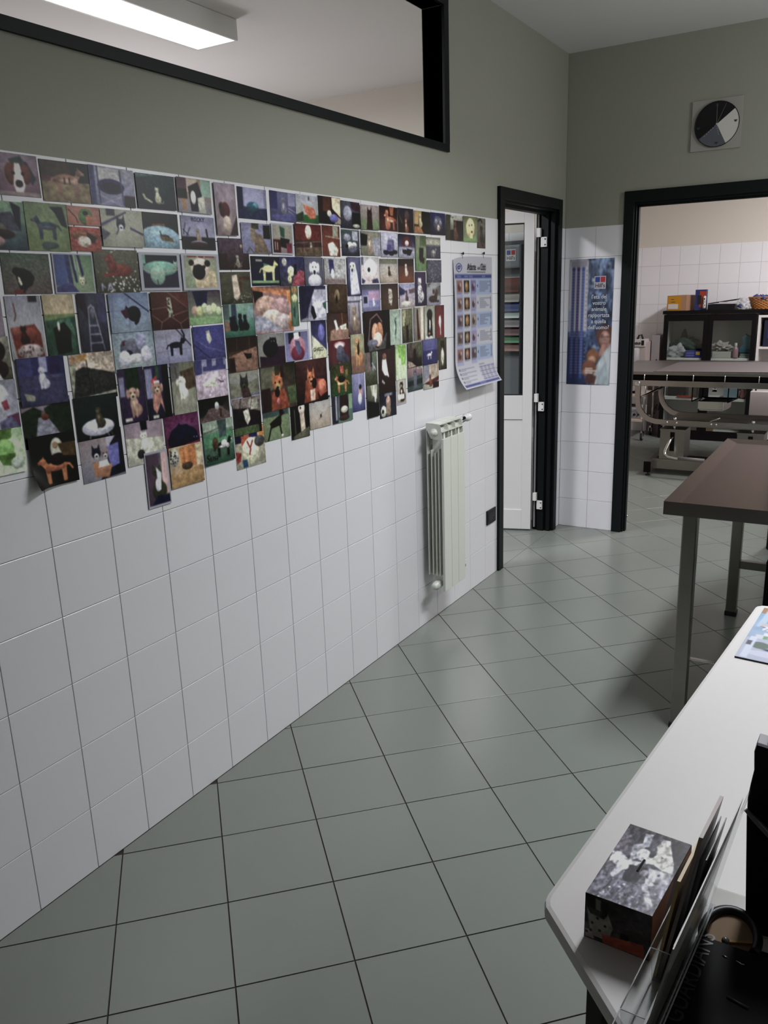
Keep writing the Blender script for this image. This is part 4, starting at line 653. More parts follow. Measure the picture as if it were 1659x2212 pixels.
2.439 1.406 2.537 1.253|narrow photo of a dark and white dog upright, rightmost below the brick-red one|g:554,332;n:10,18;q:221,35,10,75,10,78,45,40,50;e:55,60,16,28,ccb;q:554,20,60,35,40,40,98,20,98
2.041 1.253 2.124 1.136|small white-framed photo of a black and white dog sitting|w:6;g:bba,a98;S:322,ddc,52,88,76;q:ddc,10,60,80,60,80,80,10,80
2.141 1.300 2.284 1.183|photo of a husky sitting upright before a lake with writing above|g:a88,334;q:455,0,48,100,40,100,100,0,100;q:233,0,60,100,55,100,75,0,80;H:556,998,48,30,30,1;q:667,38,38,58,38,60,90,40,90;r:ccb,66,2,98,16;l:112,2,70,8,92,6;l:112,2,72,13,88,12
2.293 1.302 2.446 1.176|photo of a brown pug-like dog sitting in a bare pale room|g:ba9,aa9;q:889,0,0,30,0,40,55,0,75;q:a98,40,0,100,0,100,60,40,60;q:522,0,78,100,58,100,72,50,88;S:743,854,42,92,46;r:322,60,78,100,100
0.030 1.347 0.157 1.220|bleached green photo of flowers at the left picture edge, below the lilac one|g:ac9,dec;q:573,10,0,80,0,75,30,20,40;e:55,50,24,20,8b6;q:573,40,60,80,60,76,85,50,80;e:82,80,14,12,cdc;n:8,12
0.169 1.300 0.310 1.164|photo of a german shepherd with a boy in white in the dark, curled lower corner|g:111,221;n:5,16;e:58,30,14,22,bba;e:55,22,6,7,a86;T:b74,953,52,92,60,1;e:58,50,18,12,211;q:542,60,20,100,20,100,50,70,45
0.325 1.283 0.474 1.146|photo of hands holding two black and white kittens, blue sleeve|g:988,889;r:aab,62,0,80,40;q:223,70,30,100,0,100,95,40,100,55,75;q:66a,60,35,90,30,88,75,66,80;q:a75,25,60,70,72,60,98,28,92;H:223,ccc,36,44,30,1;H:877,bbb,56,48,26,1;q:ccc,40,62,60,60,64,74,38,74
0.486 1.299 0.632 1.161|photo of a calico kitten sitting against a pale grey floor|g:989,988;q:bba,0,40,100,50,100,100,0,100;C:ddc,eee,48,85,56;q:112,40,8,58,4,58,28,42,28;e:36,78,10,10,333;n:3,10
0.640 1.292 0.786 1.167|photo of a black furry cat asleep on a magenta cushion|g:747,513;q:113,6,62,18,42,36,32,40,26,46,32,62,32,78,44,92,56,96,74,84,88,20,88,6,76;e:52,60,40,24,113;e:82,68,2,2,88a;e:90,69,2,2,88a;q:625,0,0,100,0,90,35,50,20,0,45;q:703,0,85,100,78,100,100,0,100;n:6,14
0.545 1.191 0.637 1.021|narrow photo of a grey tabby with white chest standing up, lowest of all|w:4;g:556,a97;r:545,0,0,60,100;r:caa,70,0,100,90;C:443,ccd,50,88,64;q:ccd,45,28,66,40,60,70,50,72;q:124,10,98,45,80,100,85,100,100
0.644 1.188 0.788 1.061|photo of a grey cat under an orange curtain with a dalmatian cushion|g:ba8,a86;q:b73,30,5,78,0,80,55,35,58;l:963,2,42,5,44,50;l:963,2,60,5,62,50;e:14,25,14,22,bba;sp:112,24,2,5,26,45;K:543,52,52,16;q:a85,0,70,100,55,100,100,0,100;q:cb9,80,0,100,0,100,60,82,55;n:5,12
0.798 1.244 0.941 1.102|photo of a basset-like hound on green grass beside grey trousers|g:898,354;r:9a9,0,0,100,22;l:555,2,0,25,55,18;r:586,0,28,100,60;q:455,48,0,78,0,76,40,52,42;T:222,bbb,62,84,52,0;e:66,56,10,8,ccc;e:37,52,10,14,543;e:34,60,4,10,432;n:6,20
0.950 1.196 1.105 1.058|photo of a toy clown dog in white with red ribbons in a playpen|g:ba8,998;r:224,0,0,30,35;r:a53,20,18,60,42;q:225,45,0,75,0,75,28,48,25;r:c83,80,0,100,28;e:50,60,28,34,ddb;l:833,5,40,35,50,55,46,68;l:833,5,58,35,50,50;q:822,0,55,18,60,14,80,2,85;q:257,20,78,36,80,38,98,22,98;e:82,40,18,14,555;n:8,20
1.105 1.251 1.256 1.129|photo of a dark brown boxer standing proudly on green grass|g:898,685;r:455,0,12,95,32;r:786,0,32,100,100;q:221,22,50,58,32,68,34,66,60,30,66;q:221,60,10,72,14,80,28,62,38;l:221,5,28,60,14,98;l:221,5,60,55,66,92;e:68,92,4,4,eee;n:4,16
1.262 1.247 1.374 1.110|photo of a cream dog standing on its hind legs in a dark doorway|g:111,221;q:ba9,48,20,72,20,78,78,52,90;e:60,20,18,16,dcb;e:54,18,4,4,211;q:665,10,92,100,72,100,100,10,100;l:aaa,2,20,20,22,85;n:4,10
1.377 1.248 1.518 1.130|nearly blank beige photo with a tiny insect and writing on top|g:aaa,a98;l:224,5,12,10,22,14;l:224,5,30,8,60,12;l:224,5,68,8,96,4;e:52,62,4,6,333;l:333,1,44,72,52,62,60,52;n:2,6
1.531 1.247 1.673 1.128|photo of a black high-backed office chair by a window|g:556,687;r:334,0,0,26,100;r:99a,14,0,22,90;q:322,38,0,75,0,80,40,78,90,35,92,34,45;e:58,58,18,12,bba;e:56,86,26,10,433;r:8a8,82,0,100,60
1.787 1.250 1.882 1.114|photo of a grey ribbed pole and a white cat in shade|g:776,222;q:ccb,30,0,85,0,80,45,40,30;l:887,4,45,0,40,40;q:ddd,62,30,75,28,72,62,64,60;q:122,0,45,100,60,100,100,0,100
1.891 1.224 2.034 1.097|photo of a yorkshire terrier beside a white mug|g:223,334;r:778,30,18,78,28;e:52,50,14,24,b98;e:50,78,16,22,876;e:22,78,16,20,ccb;e:18,78,6,7,112;n:10,18"""
rn = random.Random(3)
for idx, row in enumerate(PH.strip().split('\n')):
    co, label, spec = row.split('|'); y0, z1, y1, z0 = map(float, co.split()); w, h = y1-y0, z1-z0
    z1 = min(z1, 1.979)
    nu = int(min(84, max(26, w*(580-130*max(0, y0))))); nv = int(min(84, max(40, h*(580-60*max(0, y0)))))
    p = Painter(nu, nv, idx+1, h/w).run(spec)
    bx = 0.0012+0.0008*((idx*7) % 6); rot = rn.uniform(-.012, .012); lifts = [rn.random()*0.0006 for _ in range(4)]
    if 'curled lower corner' in label: lifts[2] = 0.030; bx = 0.006
    cy, cz = (y0+y1)/2, (z0+z1)/2
    def fn(u, v, y0=y0, z1=z1, w=w, h=h, bx=bx, rot=rot, lf=lifts, cy=cy, cz=cz):
        a = (1-u)*(1-v); b = u*(1-v); c = (1-u)*v; d = u*v
        y = y0+u*w; z = z1-v*h; dy, dz = y-cy, z-cz
        return Vector((bx+lf[0]*a**4*0.6+lf[1]*b**4*0.6+lf[2]*c**4+lf[3]*d**4, cy+dy+dz*rot, cz+dz-dy*rot))
    o = sheet('photograph', nu, nv, fn, p, M['print'], thick=(-0.0005, 0, 0), org=(bx, cy, z0))
    tag(o, label, 'photo', 'pet photographs stuck on the tiled wall')
    for key, st, u, v, sz, col in (('round stone under cloudy', 'ROCKY', .5, .1, .017, '#334'), ('basset-like', 'Susi', .24, .84, .034, '#111'), ('blue shaded face', 'GHIGO', .38, .76, .020, '#223'), ('lying before grey rocks', 'LARA', .16, .06, .013, '#222')):
        if key in label: text_part('lettering', st, sz, cm(col), o, (bx+0.0022, y0+u*w, z1-v*h), (0, 1, 0), (0, 0, 1), extrude=0.0001)

# ------------------------------------------------------------------ wall chart with ear pictures
CY0, CY1, CZ0, CZ1 = 2.614, 3.078, 1.118, 1.788
pc = Painter(96, 150, 50, (CZ1-CZ0)/(CY1-CY0)); pc.grad('#b4b4c0', '#b8b8c4')
def R(x0, y0, x1, y1, c): pc.rect(x0, y0, x1, y1, c)
R(.02, .131, .98, .160, '#2e3a86')
for x in (.12, .30, .42, .76): R(x-.045, .143, x+.045, .149, '#8a90c0')
R(.045, .163, .20, .80, '#9a9bc4'); R(.40, .163, .545, .80, '#9a9bc4')
pics = (('#96604e', '#8a6a2a', '#6a62a0'), ('#8a6a58', '#96682e', '#8c86a8'), ('#6a5862', '#a06a20', '#8c8272'), ('#6c5a50', '#84684a', '#8c82b4'), ('#96604e', '#9a5a48', '#54505a'))
rr = np.random.RandomState(4)
for i, y in enumerate((.175, .300, .425, .550, .675)):
    if i % 2 == 0: R(.56, y-.012, .985, y+.108, '#8fa4ca')
    for x, c in zip((.055, .235, .41), pics[i]):
        if x == .235: R(x, y, x+.135, y+.085, '#181008'); pc.ell(x+.067, y+.042, .045, .038, c); pc.ell(x+.06, y+.035, .02, .016, '#c8a070')
        else:
            R(x, y, x+.135, y+.085, c); pc.ell(x+.06, y+.05, .035, .025, '#50363a'); pc.ell(x+.09, y+.03, .02, .014, '#b09a98')
        R(x, y+.092, x+.11, y+.095, '#686880')
    pc.poly([(.57, y+.04), (.60, y+.03), (.60, y+.05)], '#28346a')
    for k in range(6): R(.64, y+.008+k*.014, .64+.12+.18*rr.rand(), y+.011+k*.014, '#5a6078')
    R(.94, y+.0, .955, y+.08, '#4a5070'); pc.ell(.945, y+.085, .02, .008, '#707080')
for k in range(4): pc.ell(.07, .835+k*.035, .014, .008, '#44485c'); R(.10, .83+k*.035, .10+.3+.08*rr.rand(), .833+k*.035, '#707488'); R(.10, .842+k*.035, .22, .845+k*.035, '#707488')
R(.58, .815, .72, .818, '#505468')
for k in range(7): R(.57, .832+k*.018, .985, .848+k*.018, '#8c8ab0' if k % 2 == 0 else '#b0b0c0')
for k in range(7):
    for x in (.60, .70, .80, .91): R(x, .838+k*.018, x+.05, .841+k*.018, '#555a70')
R(0, .985, 1, 1, '#b8b8c4'); R(.03, .966, .97, .986, '#2e3a86'); R(.42, .974, .58, .978, '#8a90c0')
def chart_fn(u, v):
    b = max(0, (v-0.72)/0.28); x = 0.004+0.012*v+0.060*b**2.2*(1-0.18*u)+0.004*math.sin(5*v)*(1-u)
    drop = 0.024*b**2; inner = 0.02*(1-u)**6*(1 if v < .05 else 0)
    return Vector((x, CY0+u*(CY1-CY0), CZ1-v*(CZ1-CZ0)+drop-inner))
chart = sheet('wall_chart', 96, 150, chart_fn, pc, M['matte_print'], thick=(-0.0006, 0, 0), org=(0.004, (CY0+CY1)/2, CZ0))
tag(chart, 'paper wall chart of ear pictures in blue columns hung from two nails, bottom curling out', 'chart')
text_part('lettering', 'Atlante', 0.047, cm('#181820'), chart, (0.0105, 2.815, 1.736), (0, 1, 0), (0, 0, 1), bold=0.0008, xs=0.72)
text_part('lettering', 'delle', 0.024, cm('#181820'), chart, (0.0105, 2.898, 1.731), (0, 1, 0), (0, 0, 1), xs=0.7)
text_part('lettering', 'Otiti', 0.047, cm('#181820'), chart, (0.0105, 2.956, 1.736), (0, 1, 0), (0, 0, 1), bold=0.0008, xs=0.72)
MB().box(0.0080, 2.765, 1.7120, 0.0105, 2.985, 1.7135).build('underline', cm('#181820'), chart)
text_part('lettering', 'ICF', 0.024, cm('#2a3f94'), chart, (0.0108, 2.668, 1.733), (0, 1, 0), (0, 0, 1), bold=0.001)
ring = MB()
ring.tube([(0.0100, 2.668+0.031*math.cos(t), 1.733+0.020*math.sin(t)) for t in [2*PI*k/28 for k in range(29)]], 0.0013, 6).build('logo_ring', cm('#2a3f94'), chart)
for y, z in ((2.717, 1.80), (2.966, 1.806)):
    n = MB().lathe([(0, 0.012), (0.006, 0.012), (0.007, 0.009), (0.0025, 0.006), (0.0018, -0.003)], (0.0, y, z), 'x', 14).build('nail', M['blackp'])
    tag(n, 'dark nail in the tiles above the %s corner of the ear chart' % ('left' if y < 2.8 else 'right'), 'nail', 'nails over the ear chart')
    MB().tube([(0.006, y, z), (0.005, y+0.004, z-0.012), (0.005, y+0.002, z-0.024)], 0.0008, 6).build('hanging_loop', M['blackp'], n)

# ------------------------------------------------------------------ radiator
rad = empty('radiator', (0.0, 2.36, 0.20), 'cream white three section radiator with tall flat fins on the tiled wall', 'radiator')
RY = 2.245; RP = 0.0765
for k in range(3):
    a, b = RY+k*RP, RY+(k+1)*RP
    m = MB()
    m.box(0.113, a+0.0012, 0.200, 0.126, b-0.0012, 0.955, 0.0015)                          # front plate
    m.box(0.052, a+RP/2-0.008, 0.24, 0.113, a+RP/2+0.008, 0.99, 0.002)                      # core web
    m.tube([(0.078, a+0.0, 0.985), (0.078, b, 0.985)], 0.021, 14); m.tube([(0.078, a, 0.226), (0.078, b, 0.226)], 0.021, 14)
    for x0, zt in ((0.036, 1.012), (0.058, 0.90), (0.078, 0.888), (0.096, 0.905)):          # upright fins
        m.box(x0-0.0018, a+0.003, 0.275, x0+0.0018, b-0.003, zt, 0.0008)
    for yy in (a+0.0016, b-0.0016):                                                          # curved cheeks of the top grille
        m.prism([(0.034, 1.028), (0.034, 1.005), (0.060, 0.955), (0.085, 0.952), (0.113, 0.95), (0.118, 0.962), (0.112, 1.014), (0.09, 1.026)], 'y', yy-0.001, yy+0.001)
    m.box(0.034, a+0.002, 1.022, 0.074, b-0.002, 1.028, 0.001); m.hexa([(0.074, a+.002, 1.022), (0.106, a+.002, 1.020), (0.106, b-.002, 1.020), (0.074, b-.002, 1.022), (0.074, a+.002, 1.027), (0.106, a+.002, 1.0245), (0.106, b-.002, 1.0245), (0.074, b-.002, 1.027)])
    m.hexa([(0.085, a+.002, 0.985), (0.121, a+.002, 0.987), (0.121, b-.002, 0.987), (0.085, b-.002, 0.985), (0.085, a+.002, 0.989), (0.121, a+.002, 0.990), (0.121, b-.002, 0.990), (0.085, b-.002, 0.989)])
    m.build('section', M['rad'], rad)
MB().lathe([(0, -0.026), (0.010, -0.026), (0.010, -0.014), (0.017, -0.013), (0.019, 0.0), (0.012, 0.004)], (0.078, RY, 0.985), 'y', 20).build('plug', M['rad'], rad)
MB().lathe([(0, -0.032), (0.014, -0.032), (0.016, -0.026), (0.016, -0.014), (0.021, -0.012), (0.021, 0.002)], (0.078, RY, 0.226), 'y', 20).build('plug', M['rad'], rad)
MB().tube([(0.085, RY+3*RP, 0.99), (0.085, RY+3*RP+0.085, 1.0)], 0.009, 12).build('valve_body', M['chrome'], rad)
MB().lathe([(0, 0.045), (0.017, 0.045), (0.020, 0.040), (0.021, 0.008), (0.016, 0.0), (0.009, -0.012)], (0.083, 2.575, 1.008), 'y', 20).build('valve_knob', M['wpvc'], rad)
for z in (0.93, 0.33): MB().tube([(0.0, RY+RP*1.0, z), (0.07, RY+RP*1.0, z)], 0.006, 8).build('bracket', M['rad'], rad)

# ------------------------------------------------------------------ dark socket plate
sk = MB().box(0.0, 3.012, 0.322, 0.009, 3.132, 0.405, 0.002).build('socket_plate', M['blackp']); tag(sk, 'black rectangular blank socket plate low on the tiles by the door frame', 'socket')
MB().box(0.009, 3.026, 0.339, 0.0105, 3.118, 0.388, 0.0005).build('cover', cm('#15141a', 0.5), sk)
MB().lathe([(0, 0.0105), (0.004, 0.0105), (0.0045, 0.0085)], (0.0005, 3.10, 0.35), 'x', 12).build('button', M['blackm'], sk)

# ------------------------------------------------------------------ clock
ck = empty('wall_clock', (0.886, YF, 2.356), 'round clock in black, white and grey sectors on a square clear plate', 'clock')
MB().box(0.745, YF-0.007, 2.358, 1.018, YF+0.003, 2.628, 0.001).build('backing_plate', mat('square matt clock plate', (0.335, 0.325, 0.29), 0.5), ck)
for qx in (0.76, 1.0):
    pass
CR, CXc, CZc = 0.120, 0.886, 2.4925
def sector(a0, a1, m_, dep):
    n = max(3, int((a1-a0)/0.08)); pts = [(CXc, CZc)]+[(CXc+CR*math.cos(a0+(a1-a0)*k/n), CZc+CR*math.sin(a0+(a1-a0)*k/n)) for k in range(n+1)]
    return MB().prism(pts, 'y', YF-dep, YF-0.006).build('face_sector', m_, ck)
dg = math.radians
sector(dg(38), dg(217), cm('#060608', 0.3), 0.0180); sector(dg(-63), dg(38), cm('#d2cec8', 0.35), 0.0178); sector(dg(217), dg(297), cm('#585b64', 0.35), 0.0179)
MB().tube([(CXc+CR*math.cos(t), YF-0.018, CZc+CR*math.sin(t)) for t in [2*PI*k/48 for k in range(49)]], 0.0022, 6).build('rim', M['blackp'], ck)
def hand(a, L, w, m_, nm='clock_hand', r0=0.0, y=0.021):
    d = Vector((math.cos(a), 0, math.sin(a))); n = Vector((-d.z, 0, d.x)); c = Vector((CXc, YF-y, CZc))
    q = [c+d*r0-n*w, c+d*L-n*w*.5, c+d*L+n*w*.5, c+d*r0+n*w]
    return MB().hexa([tuple(p) for p in q]+[tuple(p+Vector((0, 0.001, 0))) for p in q]).build(nm, m_, ck)
hand(dg(92), 0.108, 0.0010, cm('#8a8c88', 0.4)); hand(dg(66), 0.115, 0.0007, cm('#8a8c88', 0.4), y=0.022)
for a, n_, r in ((dg(-77), 5, 0.055), (dg(222), 6, 0.085)):
    for k in range(n_):
        rr_ = 0.012+(r-0.012)*k/(n_-1)
        MB().lathe([(0, 0.0), (0.0022, 0.0), (0.0022, 0.001)], (CXc+rr_*math.cos(a), YF-0.0188, CZc+rr_*math.sin(a)), 'y', 8).build('dot', cm('#a8b0a8', 0.4), ck)
MB().lathe([(0, -0.006), (0.005, -0.006), (0.006, 0.0)], (CXc, YF-0.019, CZc), 'y', 14).build('hub', cm('#a8b0a8', 0.3), ck)
for a, c_ in ((dg(92), '#1c3a34'), (dg(187), '#1c3a34'), (dg(4), '#2c3430'), (dg(-88), '#2a2c3a')):
    x, z = CXc+0.1*math.cos(a), CZc+0.1*math.sin(a)
    MB().prism([(x-0.010, z+0.005), (x+0.010, z+0.005), (x+0.004, z-0.006), (x-0.004, z-0.006)], 'y', YF-0.0192, YF-0.0175).build('hour_mark', cm(c_, 0.4), ck)

# ------------------------------------------------------------------ age poster on the far wall
PX0, PX1, PZ0, PZ1 = 0.036, 0.326, 0.990, 1.790
pp = Painter(72, 180, 21, 0.8/0.29); pp.grad('#4a5e7c', '#1e2c52')
pp.noise(22, 14); pp.noise(16, 30)
for k in range(70): pp.ell(pp.rn.uniform(.4, 1), pp.rn.uniform(0, .8), pp.rn.uniform(.01, .05), pp.rn.uniform(.004, .018), ('#2a4464', '#6f8aa8', '#203250')[k % 3])
pp.rect(0, .62, .42, 1, '#16244e'); pp.rect(0, 0, .42, .012, '#9a96a0'); pp.rect(0, .012, .435, .565, '#a4a0aa')
pp.rect(0, .40, .06, .57, '#7f8aa4')
for k in range(4): pp.rect(.04, .018+k*.011, .40, .021+k*.011, '#5c5866')
for x, c in ((.10, '#232a66'), (.21, '#251f58'), (.32, '#223f7e')):
    pp.rect(x-.032, .07, x+.032, .95, c); pp.ell(x, .072, .032, .012, c)
    for k in range(36): pp.ell(x, .10+k*.023, .011, .0022, '#7f88b4')
for k in range(24): pp.rect(.39, .09+k*.034, .41, .093+k*.034, '#40404c' if k < 14 else '#8890a8')
pp.rect(.52, .15, .74, .178, '#9aa6b4'); pp.rect(.54, .183, .72, .19, '#8896ac')
# woman in white jumper holding a ginger cat
pp.ell(.86, .60, .20, .085, '#4e2c24'); pp.poly([(.68, .58), (.74, .70), (.80, .72), (.76, .56)], '#4e2c24'); pp.shade = True; pp.ell(.85, .628, .125, .066, '#94685c'); pp.ell(.87, .612, .06, .03, '#a88074'); pp.poly([(.66, .60), (.72, .545), (.88, .535), (.74, .60), (.72, .66)], '#54322a'); pp.ell(.79, .612, .030, .0035, '#3c2420'); pp.ell(.92, .610, .030, .0035, '#3c2420'); pp.line(.008, [(.76, .600), (.82, .597)], '#4a2c24'); pp.poly([(.85, .61), (.88, .635), (.84, .637)], '#7e5448'); pp.ell(.86, .657, .045, .0055, '#a89088'); pp.ell(.86, .660, .048, .0035, '#7c3a36')
pp.poly([(.80, .67), (.98, .66), (1, .74), (.70, .78)], '#96685a'); pp.poly([(1, .67), (.86, .73), (.66, .86), (.56, 1), (1, 1)], '#9aa6ac'); pp.poly([(.9, .8), (.7, .95), (.8, 1), (1, 1)], '#84949c')
pp.ell(.60, .77, .15, .06, '#7a4a2c'); pp.poly([(.56, .74), (.60, .69), (.66, .74)], '#7a4a2c'); pp.ell(.58, .80, .09, .035, '#a87c5a'); pp.ell(.52, .86, .17, .06, '#6a3c28'); pp.ell(.50, .90, .14, .03, '#9a6c52'); pp.poly([(.42, .98), (.5, .90), (.7, .93), (.66, 1)], '#4a2a26')
pp.soften(1)
for k in range(3): pp.rect(.44, .865+k*.018, .60+.1*(k % 2), .870+k*.018, '#c4c8cc')
poster = sheet('poster', 72, 180, lambda u, v: Vector((PX0+u*(PX1-PX0)-0.004*v, YF-0.002-0.0015*math.sin(3*u), PZ1-v*(PZ1-PZ0))), pp, M['matte_print'], thick=(0, 0.0006, 0), k=0.80, org=(0.18, YF-0.002, PZ0))
tag(poster, 'tall blue poster of a woman in white with a ginger cat beside age scales', 'poster')
def logo(parent, x, y, z, s, wt='#a8a4ac'):
    MB().box(x-s, y, z-s*1.15, x+s, y+0.0006, z+s*1.0).build('logo_panel', cm(wt, 0.6), parent)
    MB().box(x-s*.86, y-0.0006, z-s*.02, x-s*.06, y, z+s*.84).build('logo_square', cm('#1c3480', 0.6), parent)
    MB().box(x+s*.08, y-0.0006, z-s*.02, x+s*.88, y, z+s*.84).build('logo_square', cm('#a02430', 0.6), parent)
    text_part('lettering', "Hill's", s*0.98, cm('#0c0c10'), parent, (x, y-0.0006, z-s*.62), (1, 0, 0), (0, 0, 1), bold=0.0004, xs=0.9)
logo(poster, 0.240, YF-0.0056, 1.645, 0.037)
for k, s_ in enumerate(("l'et\u00e0 del", 'vostro', 'animale', 'rapportata', 'a quella', "dell'uomo?")):
    text_part('lettering', s_, 0.036, cm('#c0c4cc'), poster, (0.238, YF-0.0056, 1.553-k*0.0385), (1, 0, 0), (0, 0, 1), bold=0.0004, xs=0.9)

# ------------------------------------------------------------------ leaflet rack in the next room, seen through the door glass
rk = empty('leaflet_rack', (-0.45, YN-0.02, 0.75), 'tall grey leaflet rack behind the glazed door', 'rack')
MB().box(-0.68, YN-0.03, 0.78, -0.262, YN-0.012, 1.93, 0.003).build('back_panel', cm('#74767c', 0.4), rk)
MB().box(-0.265, YN-0.14, 0.78, -0.255, YN-0.01, 1.90, 0.001).build('side_panel', cm('#3a3c44', 0.4), rk)
MB().box(-0.68, YN-0.12, 1.752, -0.268, YN-0.03, 1.90, 0.012).build('header', cm('#74767e', 0.35), rk)
logo(rk, -0.335, YN-0.1225, 1.838, 0.034, '#c4c0c4')
hts = [1.70, 1.635, 1.575, 1.53, 1.47, 1.415, 1.365, 1.31]
cols = (('#5a2018', 'reddish brown'), ('#a8a09a', 'white'), ('#343c7c', 'blue'), ('#c4ccca', 'white and teal'), ('#8a7c84', 'mauve'), ('#5c1c30', 'dark red'), ('#18703c', 'green'), ('#7c3a34', 'brick red'))
for k, (z, (c_, nm)) in enumerate(zip(hts, cols)):
    MB().box(-0.68, YN-0.115+0.004*k, z-0.085, -0.268, YN-0.11+0.004*k, z-0.055).build('pocket_lip', M['acrylic'], rk)
    y_ = YN-0.105+0.002*k
    lf = MB().hexa([(-0.47, y_, z-0.10), (-0.285, y_, z-0.10), (-0.285, y_+0.004, z-0.10), (-0.47, y_+0.004, z-0.10), (-0.47, y_+0.05, z+0.0), (-0.285, y_+0.05, z+0.0), (-0.285, y_+0.054, z+0.0), (-0.47, y_+0.054, z+0.0)]).build('leaflet', cm(c_, 0.4))
    tag(lf, '%s leaflet in the grey rack behind the glass door, row %s from top' % (nm, ('one', 'two', 'three', 'four', 'five', 'six', 'seven', 'eight')[k]), 'leaflet', 'leaflets in the rack')
    MB().box(-0.469, y_+0.047, z-0.012, -0.286, y_+0.0495, z-0.002).build('title_band', cm('#b8b4b4', 0.5), lf)

# ------------------------------------------------------------------ steel examination table
TX0, TX1, TY0, TY1, TZ = 1.235, 1.935, 1.772, 3.115, 0.885
tb = empty('steel_table', ((TX0+TX1)/2, (TY0+TY1)/2, 0), 'stainless steel table with raised edges and square legs by the surgery doorway', 'table')
top = MB(); top.box(TX0, TY0, TZ-0.048, TX1, TY0+0.0015, TZ); top.box(TX0, TY0, TZ-0.048, TX0+0.0015, TY1, TZ); top.box(TX1-0.0015, TY0, TZ-0.048, TX1, TY1, TZ); top.box(TX0, TY1-0.0015, TZ-0.048, TX1, TY1, TZ)
I = 0.052; dz = 0.011
A = [(TX0, TY0, TZ), (TX1, TY0, TZ), (TX1, TY1, TZ), (TX0, TY1, TZ)]; B = [(TX0+I, TY0+0.012, TZ-dz), (TX1-I, TY0+0.012, TZ-dz), (TX1-I, TY1-I, TZ-dz), (TX0+I, TY1-I, TZ-dz)]
va = [top.bm.verts.new(p) for p in A]; vb = [top.bm.verts.new(p) for p in B]
for i in range(4): top.bm.faces.new((va[i], va[(i+1) % 4], vb[(i+1) % 4], vb[i]))
top.bm.faces.new(vb); top.box(TX0+.002, TY0+.002, TZ-0.046, TX1-.002, TY1-.002, TZ-0.014)
top.build('tabletop', M['steel'], tb)
LW = 0.05
for x in (TX0+0.062, TX1-0.062-LW):
    for y in (TY0+0.022, TY1-0.022-LW-0.01):
        l = MB().box(x, y, 0.022, x+LW, y+LW, TZ-0.048, 0.004).build('leg', M['steeld'], tb)
        MB().box(x-0.003, y-0.003, 0.0, x+LW+0.003, y+LW+0.003, 0.024, 0.004).build('foot', M['rubber'], l)
xa, xb, ya, yb = TX0+0.062+LW, TX1-0.062-LW, TY0+0.022+LW, TY1-0.032-LW
MB().box(xa, ya-0.03, 0.283, xb, ya-0.012, 0.287, 0.001).build('thin_rail', M['chrome'], tb)
for (a, b, c, d) in ((xa, yb+0.008, xb, yb+0.042),): MB().box(a, b, 0.252, c, d, 0.292, 0.003).build('stretcher', M['steeld'], tb)
MB().box(TX0+0.05, TY1-0.10, TZ-0.10, TX0+0.066, TY1-0.03, TZ-0.048, 0.001).build('bracket', M['steeld'], tb)
# dark pedestal beyond the desk
pd = MB().box(1.565, 1.93, 0.0, 1.81, 2.33, 0.66, 0.006).build('pedestal', M['darkw']); tag(pd, 'dark brown black pedestal standing under the steel table at the right edge', 'pedestal')
MB().box(1.575, 1.918, 0.36, 1.80, 1.932, 0.64, 0.003).build('drawer', M['darkw'], pd); MB().box(1.575, 1.918, 0.03, 1.80, 1.932, 0.34, 0.003).build('drawer', M['darkw'], pd)

# ------------------------------------------------------------------ white desk
DZT = 0.75
dk = empty('desk', (1.9, 0.4, 0), 'white laminate desk with rounded edges and a cut corner in the foreground', 'desk')
far_l = (1.6135, 1.248)
pl = [(1.5035, -0.150), (1.512, -0.128)]   # rounded corner at the cut
def rc(p, q, r_, n=6):                       # rounded corner p (between dir a, dir b)
    return None
poly = [(1.4975, -0.118), (1.4985, -0.131), (1.504, -0.1445), (1.75, -0.392), (1.98, -0.40), (2.45, -0.36), (2.45, 1.27), (1.645, 1.250), (1.628, 1.2455), (1.6165, 1.235), (1.6125, 1.222)]
MB().prism(poly, 'z', DZT-0.026, DZT, bev=0.008).build('desktop', M['white'], dk)
lg = MB(); lg.hexa([(1.586, -0.200, 0), (2.38, -0.20, 0), (2.38, -0.182, 0), (1.586, -0.182, 0), (1.586, -0.200, DZT-0.026), (2.38, -0.20, DZT-0.026), (2.38, -0.182, DZT-0.026), (1.586, -0.182, DZT-0.026)])
MB().box(1.590, -0.215, 0.0, 1.612, 0.30, DZT-0.026, 0.001).build('side_panel', cm('#4a4a46', 0.6), dk)
lg.bm.free()
MB().box(2.05, -0.25, 0.0, 2.07, 1.10, DZT-0.026, 0.001).build('side_panel', cm('#4a4a46', 0.6), dk)
MB().box(1.70, 0.9, 0.0, 2.05, 0.918, DZT-0.026, 0.001).build('modesty_panel', cm('#4a4a46', 0.6), dk)
Z0 = DZT+0.0004
